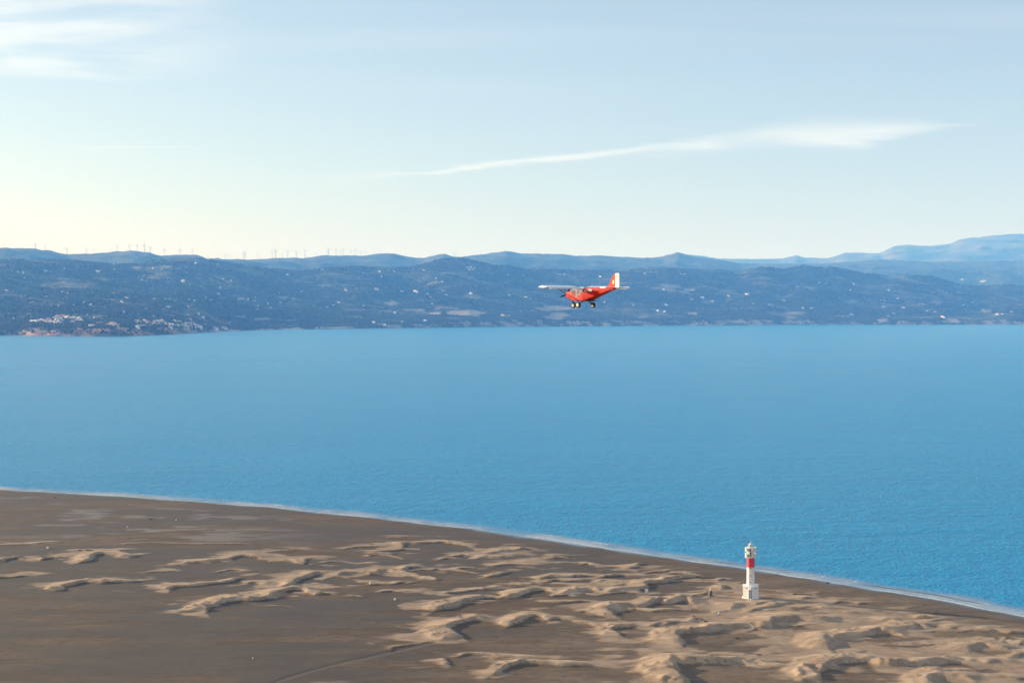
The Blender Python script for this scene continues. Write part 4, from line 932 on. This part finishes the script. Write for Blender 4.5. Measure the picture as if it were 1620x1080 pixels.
# ------------------------------------------------------------------ red high-wing light aeroplane
def aeroplane():
    s_px = 20.1; Y = F / s_px
    root = empty('light_aeroplane', at(924, 455.0, Y), math.atan2(.8, -.6))
    tag(root, 'red high-wing light aeroplane with white wings and rudder flying over the bay', 'aeroplane')
    RED = mat('red_aircraft_paint', (.60, .006, .003), .5, var=.12, vscale=1.5, spec=.18)
    WHT = mat('white_aircraft_paint', (.68, .67, .66), .32, var=.05, vscale=1.0)
    WING = mat('skylit_white_wing', (.80, .82, .90), .45, var=.04, vscale=1.0)  # white wing with the blue of skylit shade mixed into the colour
    BLK = mat('black_composite', (.012, .012, .014), .4)
    RUB = mat('tyre_rubber', (.018, .017, .016), .8)
    RIM = mat('wheel_rim', (.42, .36, .27), .45, .2)
    GREY = mat('cabin_trim', (.55, .54, .52), .7); STRUT = mat('shade_darkened_strut_red', (.11, .012, .014), .5, spec=.2)  # strut red is darkened in the colour to stand for shade
    YEL = mat('yellow_marking', (.80, .50, .10), .5); REDM = mat('red_marking', (.55, .03, .02), .5)
    GL = bpy.data.materials.new('cabin_perspex'); GL.use_nodes = True
    N = GL.node_tree.nodes; L = GL.node_tree.links
    tr = N.new('ShaderNodeBsdfTransparent'); tr.inputs[0].default_value = (.86, .9, .9, 1)
    gl = N.new('ShaderNodeBsdfGlossy'); gl.inputs['Roughness'].default_value = .03
    mx = N.new('ShaderNodeMixShader'); mx.inputs[0].default_value = .16; L.new(tr.outputs[0], mx.inputs[1]); L.new(gl.outputs[0], mx.inputs[2])
    L.new(mx.outputs[0], N['Material Output'].inputs[0])
    # local frame: +X nose, +Y port, +Z up; origin at the wing centre; X0 = spinner tip
    X0 = 2.13
    def sec(x, hw, zt, zb, r=.12, n=4):
        """rounded rectangular fuselage section"""
        p = []
        hh = (zt - zb) / 2; r = min(r, hw * .8, hh * .8); cz = (zt + zb) / 2
        for cx_, cz_, a0 in ((hw - r, hh - r, 0), (-hw + r, hh - r, 90), (-hw + r, -hh + r, 180), (hw - r, -hh + r, 270)):
            for k in range(n):
                a = math.radians(a0 + 90 * k / (n - 1)); p.append((X0 + x, cx_ + r * math.cos(a), cz + cz_ + r * math.sin(a)))
        return p
    MB().loft([sec(-.14, .24, -.36, -.60, .12), sec(-.22, .33, -.32, -.68, .14), sec(-.55, .42, -.28, -.84, .13), sec(-1.12, .49, -.26, -.97, .10)]).build('cowling', RED, root, True)
    MB().loft([sec(-1.122, .485, -.30, -.972, .06), sec(-1.40, .50, -.52, -1.02, .06), sec(-1.78, .51, -.76, -1.06, .06), sec(-2.2, .50, -.55, -1.07, .06), sec(-2.52, .48, -.32, -1.07, .06)]).build('cabin_tub', RED, root)
    MB().loft([sec(-2.522, .475, -.02, -1.068, .08), sec(-3.0, .43, -.01, -.95, .08), sec(-4.2, .29, -.02, -.60, .06), sec(-5.4, .14, -.04, -.27, .05), sec(-5.95, .06, -.05, -.20, .03)]).build('rear_fuselage', RED, root, True)
    for k, xx in enumerate((-3.0, -3.6, -4.2, -4.8)):     # riveted frame lines
        hw = np.interp(-xx, [3.0, 4.2, 5.4], [.43, .29, .14]) + .004; zb_ = np.interp(-xx, [3.0, 4.2, 5.4], [-.95, -.60, -.27])
        for sy in (-1, 1): MB().box(X0 + xx - .012, X0 + xx + .012, sy * hw - .006, sy * hw + .006, zb_ + .06, -.08).build('frame_strip', REDM, root)
    MB().loft([sec(-3.05, .46, -1.0, -1.06, .02), sec(-2.2, .46, -1.071, -1.09, .01)]).build('belly_panel', BLK, root)
    # spinner, exhaust, air intake, cooling lip
    sp = MB(); sp.loft([[(X0 + x, r * math.cos(a), -.48 + r * math.sin(a)) for a in [k * math.pi / 6 for k in range(12)]] for x, r in ((.03, .03), (-.03, .08), (-.12, .12), (-.15, .12))]).build('spinner', RED, root, True)
    MB().tube((X0 - .45, .12, -.82), (X0 - .6, .14, -1.02), .035, n=8).build('exhaust_pipe', BLK, root)
    MB().box(X0 - .165, X0 - .12, -.2, .2, -.66, -.58).build('air_intake', BLK, root)
    for k, ang in enumerate((68, 197, 313)):             # blade angle, counted from starboard seen from behind
        a = math.radians(ang); d = Vector((0, -math.cos(a), math.sin(a))); t = Vector((0, math.sin(a), math.cos(a)))
        rings = []
        for r, c, th, tw in ((.08, .05, .03, .9), (.25, .075, .022, .6), (.55, .07, .014, .35), (.80, .035, .008, .25)):
            o_ = Vector((X0 - .09, 0, -.48)) + d * r; u = t * math.cos(tw) * c + Vector((1, 0, 0)) * math.sin(tw) * c; v_ = (Vector((1, 0, 0)) * math.cos(tw) - t * math.sin(tw)) * th
            rings.append([tuple(o_ + u), tuple(o_ + v_), tuple(o_ - u), tuple(o_ - v_)])
        MB().loft(rings).build('propeller_blade', BLK, root)
    # cabin glazing and frame
    def wpt(x, y, z): return (X0 + x, y, z)
    for sy in (1, -1):
        q = sy * .505
        g = MB(); g.add([wpt(-1.12, q * .98, -.30), wpt(-1.40, q, -.52), wpt(-1.78, q, -.76), wpt(-2.2, q, -.55), wpt(-2.52, q * .96, -.32), wpt(-2.52, q * .93, -.10), wpt(-1.42, q * .93, -.10)], [(0, 1, 2, 3, 4, 5, 6)])
        w = g.build('side_window', GL, root)
        fr_ = MB()
        for a, b in (((-1.12, q * .98, -.28), (-1.42, q * .93, -.10)), ((-1.78, q, -.76), (-1.78, q * .93, -.10)), ((-2.52, q * .97, -.35), (-2.52, q * .93, -.06)), ((-1.42, q * .93, -.10), (-2.52, q * .93, -.10))):
            fr_.tube(wpt(*a), wpt(*b), .034, n=6)
        fr_.build('window_frame', WHT, w)
        MB().box(X0 - 2.05, X0 - 1.93, q - .02, q + .02, -.66, -.63).build('door_handle', BLK, root)
    g = MB(); g.add([wpt(-1.10, .47, -.275), wpt(-1.10, -.47, -.275), wpt(-1.42, -.46, -.10), wpt(-1.42, .46, -.10)], [(0, 1, 2, 3)]); g.build('windscreen', GL, root)
    MB().box(X0 - 1.16, X0 - 1.12, -.44, .44, -.46, -.285).build('instrument_panel', BLK, root)
    for sy in (.24, -.24):
        st = MB(); st.loft([[wpt(-2.28, sy - .2, -.98), wpt(-2.28, sy + .2, -.98), wpt(-2.16, sy + .2, -.98), wpt(-2.16, sy - .2, -.98)], [wpt(-2.46, sy - .18, -.36), wpt(-2.46, sy + .18, -.36), wpt(-2.38, sy + .18, -.36), wpt(-2.38, sy - .18, -.36)]])
        st.box(X0 - 2.2, X0 - 1.75, sy - .2, sy + .2, -1.0, -.88); st.build('seat', GREY, root)
    # wing: thick section with slat, flaperon and rounded tip
    def foil(y, x_le, ch, th, zc):
        prof = [(0, 0), (.03, .42), (.12, .78), (.28, 1), (.5, .86), (.75, .48), (1, .06), (1, -.06), (.75, -.28), (.5, -.5), (.25, -.58), (.08, -.48), (.02, -.25)]
        return [(x_le - p * ch, y, zc + q * th * .63) for p, q in prof]
    LE = .62; CH = 1.05
    for sy in (1, -1):
        wing = MB().loft([foil(sy * y, LE, CH, t, zc) for y, t, zc in ((.50, .10, -.02), (1.05, .235, .0), (3.85, .235, .0), (3.98, .21, .0), (4.06, .11, .0))]).build('wing', WING, root, True)
        MB().loft([[(LE + .12 - p * .24, sy * y, .035 + q * .055) for p, q in ((0, -.2), (.2, .8), (.6, 1.1), (1, .9), (.7, .35), (.25, -.5))] for y in (1.08, 3.95)]).build('slat', WING, wing, True)
        MB().loft([[(LE - CH - .02 - p * .34, sy * y, -.075 + q * .05 - p * .03) for p, q in ((0, 0), (.1, .8), (.4, .8), (1, .05), (1, -.05), (.4, -.5), (.1, -.5))] for y in (.62, 3.9)]).build('flaperon', WING, wing, True)
        for y in (.9, 2.1, 3.2): MB().box(LE - CH - .12, LE - CH + .1, sy * y - .015, sy * y + .015, -.15, -.03).build('hinge_bracket', WHT, wing)
        MB().tube((LE - .1, sy * 4.03, 0), (LE - .2, sy * 4.10, 0), .035, n=8).build('navigation_light', mat('nav_light', (.05, .2, .08) if sy < 0 else (.25, .02, .02), .2), wing)
        for xt, xb, rs in ((.35, .22, .03), (-.32, .10, .016)):
            MB().tube((xt, sy * 2.35, -.08), (xb, sy * .50, -1.02), rs, n=8).build('wing_strut', STRUT, root)
    MB().box(LE - 1.15, LE - .12, -.5, .5, -.075, .03).build('centre_section', WHT, root)
    # tail
    def plate(pts, th, name, m, parent=root):
        a = [(X0 + x, th, z) for x, z in pts]; b = [(X0 + x, -th, z) for x, z in pts]
        return MB().loft([a, b]).build(name, m, parent)
    fin = plate([(-4.75, -.03), (-5.1, .14), (-5.72, 1.0), (-5.86, 1.05), (-5.86, -.04)], .035, 'fin', RED)
    rud = plate([(-5.875, 1.06), (-6.28, 1.06), (-6.33, .95), (-6.36, .02), (-6.14, -.13), (-5.90, -.24), (-5.875, -.22)], .03, 'rudder', WHT)
    for sy in (1, -1):
        yy = sy * .0315
        m = MB()
        m.add([(X0 + x, yy, z) for x, z in ((-5.93, .70), (-6.12, .70), (-6.12, .86), (-5.93, .86))], [(0, 1, 2, 3)]); m.build('flag_marking', YEL, rud)
        for z0_, z1_ in ((.70, .735), (.825, .86)):
            MB().add([(X0 + x, yy * 1.03, z) for x, z in ((-5.93, z0_), (-6.12, z0_), (-6.12, z1_), (-5.93, z1_))], [(0, 1, 2, 3)]).build('flag_stripe', REDM, rud)
        MB().add([(X0 + x, sy * .0365, z) for x, z in ((-5.55, .26), (-5.75, .26), (-5.77, .50), (-5.66, .56), (-5.58, .42))], [(0, 1, 2, 3, 4)]).build('fin_emblem', YEL, fin)
    for sy in (1, -1):
        st = MB().loft([[(X0 - 5.42 - p * .42, sy * y, -.04 + q * t) for p, q in ((0, 0), (.2, 1), (1, .7), (1, -.7), (.2, -1))] for y, t in ((.06, .04), (1.1, .04), (1.18, .02))]).build('tailplane', RED if False else WHT, root, True)
        MB().loft([[(X0 - 5.86 - p * .36, sy * y, -.04 + q * t) for p, q in ((0, -1), (0, 1), (1, .1), (1, -.1))] for y, t in ((.1, .03), (1.18, .025))]).build('elevator', WHT, st)
        MB().box(X0 - 6.1, X0 - 5.45, sy * 1.19 - .012, sy * 1.19 + .012, -.09, .02).build('tip_plate', WHT, st)
    # undercarriage
    def wheel(x, y, r, w, parent):
        t = MB(); n = 20
        t.loft([[(x + q * math.cos(a), y + o_, -1.37 + q * math.sin(a)) for a in [k * 2 * math.pi / n for k in range(n)]] for q, o_ in ((r * .62, -w / 2), (r * .92, -w / 2), (r, -w / 4), (r, w / 4), (r * .92, w / 2), (r * .62, w / 2))])
        tyre = t.build('tyre', RUB, parent, True)
        MB().loft([[(x + q * math.cos(a), y + o_, -1.37 + q * math.sin(a)) for a in [k * 2 * math.pi / 14 for k in range(14)]] for q, o_ in ((r * .2, -w * .54), (r * .6, -w * .5), (r * .6, w * .5), (r * .2, w * .54))]).build('rim', RIM, tyre, True)
    ng = MB().tube((X0 - .78, 0, -.7), (X0 - .80, 0, -1.16), .035, n=8)
    ng.tube((X0 - .80, -.11, -1.14), (X0 - .80, .11, -1.14), .025, n=6); ng.tube((X0 - .8, .11, -1.14), (X0 - .82, .11, -1.37), .02, n=6); ng.tube((X0 - .8, -.11, -1.14), (X0 - .82, -.11, -1.37), .02, n=6)
    n_ = ng.build('nose_gear', BLK, root, True); wheel(X0 - .82, 0, .225, .15, n_)
    for sy in (1, -1):
        lg = MB().loft([[(X0 - 2.25, sy * .3, -1.05), (X0 - 2.41, sy * .3, -1.05), (X0 - 2.41, sy * .3, -1.09), (X0 - 2.25, sy * .3, -1.09)], [(X0 - 2.27, sy * .52, -1.14), (X0 - 2.39, sy * .52, -1.14), (X0 - 2.39, sy * .52, -1.18), (X0 - 2.27, sy * .52, -1.18)], [(X0 - 2.29, sy * .66, -1.35), (X0 - 2.37, sy * .66, -1.35), (X0 - 2.37, sy * .63, -1.39), (X0 - 2.29, sy * .63, -1.39)]]).build('main_gear_leg', BLK, root)
        wheel(X0 - 2.33, sy * .76, .22, .17, lg)
    # registration on the side
    for sy in (1, -1):
        cu = bpy.data.curves.new('registration', 'FONT'); cu.body = 'EC-WM'; cu.size = .29; cu.extrude = .002; cu.space_character = 1.05; cu.offset = .012
        tmp = bpy.data.objects.new('registration', cu); COL.objects.link(tmp)
        bpy.context.view_layer.update()
        me = bpy.data.meshes.new_from_object(tmp.evaluated_get(bpy.context.evaluated_depsgraph_get())); bpy.data.objects.remove(tmp)
        o = link('registration', me, WHT, root)
        if sy > 0:
            ang = math.atan2(.14, 1.2); o.matrix_local = Matrix.Translation((X0 - 2.72, .462, -.33)) @ Matrix.Rotation(math.pi - ang + 0, 4, 'Z') @ Matrix.Rotation(math.pi / 2, 4, 'X')
        else:
            ang = math.atan2(.14, 1.2); o.matrix_local = Matrix.Translation((X0 - 3.62, -.368, -.33)) @ Matrix.Rotation(-ang * -1, 4, 'Z') @ Matrix.Rotation(math.pi / 2, 4, 'X')
    # pilot
    me = bpy.data.meshes.new('person')
    P = [(0, 0, 0), (-.03, 0, .22), (-.08, 0, .46), (-.07, 0, .57), (-.05, 0, .66), (-.03, 0, .78), (0, .09, -.01), (.42, .12, .06), (.62, .12, -.16), (0, -.09, -.01), (.42, -.12, .06), (.62, -.12, -.16), (-.08, .19, .45), (.08, .25, .24), (.36, .17, .26), (-.08, -.19, .45), (.08, -.25, .24), (.36, -.17, .26)]
    E = [(0, 1), (1, 2), (2, 3), (3, 4), (4, 5), (0, 6), (6, 7), (7, 8), (0, 9), (9, 10), (10, 11), (2, 12), (12, 13), (13, 14), (2, 15), (15, 16), (16, 17)]
    Rr = [.15, .15, .17, .06, .10, .08, .10, .07, .05, .10, .07, .05, .08, .05, .035, .08, .05, .035]
    me.from_pydata(P, E, []); o = bpy.data.objects.new('person', me); COL.objects.link(o)
    md = o.modifiers.new('skin', 'SKIN'); o.modifiers.new('sub', 'SUBSURF').render_levels = 1
    for v_, r in zip(me.skin_vertices[0].data, Rr): v_.radius = (r, r)
    me.skin_vertices[0].data[0].use_root = True
    me.materials.append(mat('pale_shirt', (.72, .72, .74), .8))
    o.matrix_world = root.matrix_basis @ Matrix.Translation((X0 - 2.12, .24, -.80)) @ Matrix.Scale(.92, 4)
    tag(o, 'person in a pale shirt sitting at the controls of the red aeroplane', 'person')
    hr = MB().lathe([(.02, .84), (.075, .82), (.10, .76), (.10, .70), (.06, .66)], 12, cx=-.06).build('hair', mat('dark_hair', (.04, .03, .025), .7), o, True)
aeroplane()
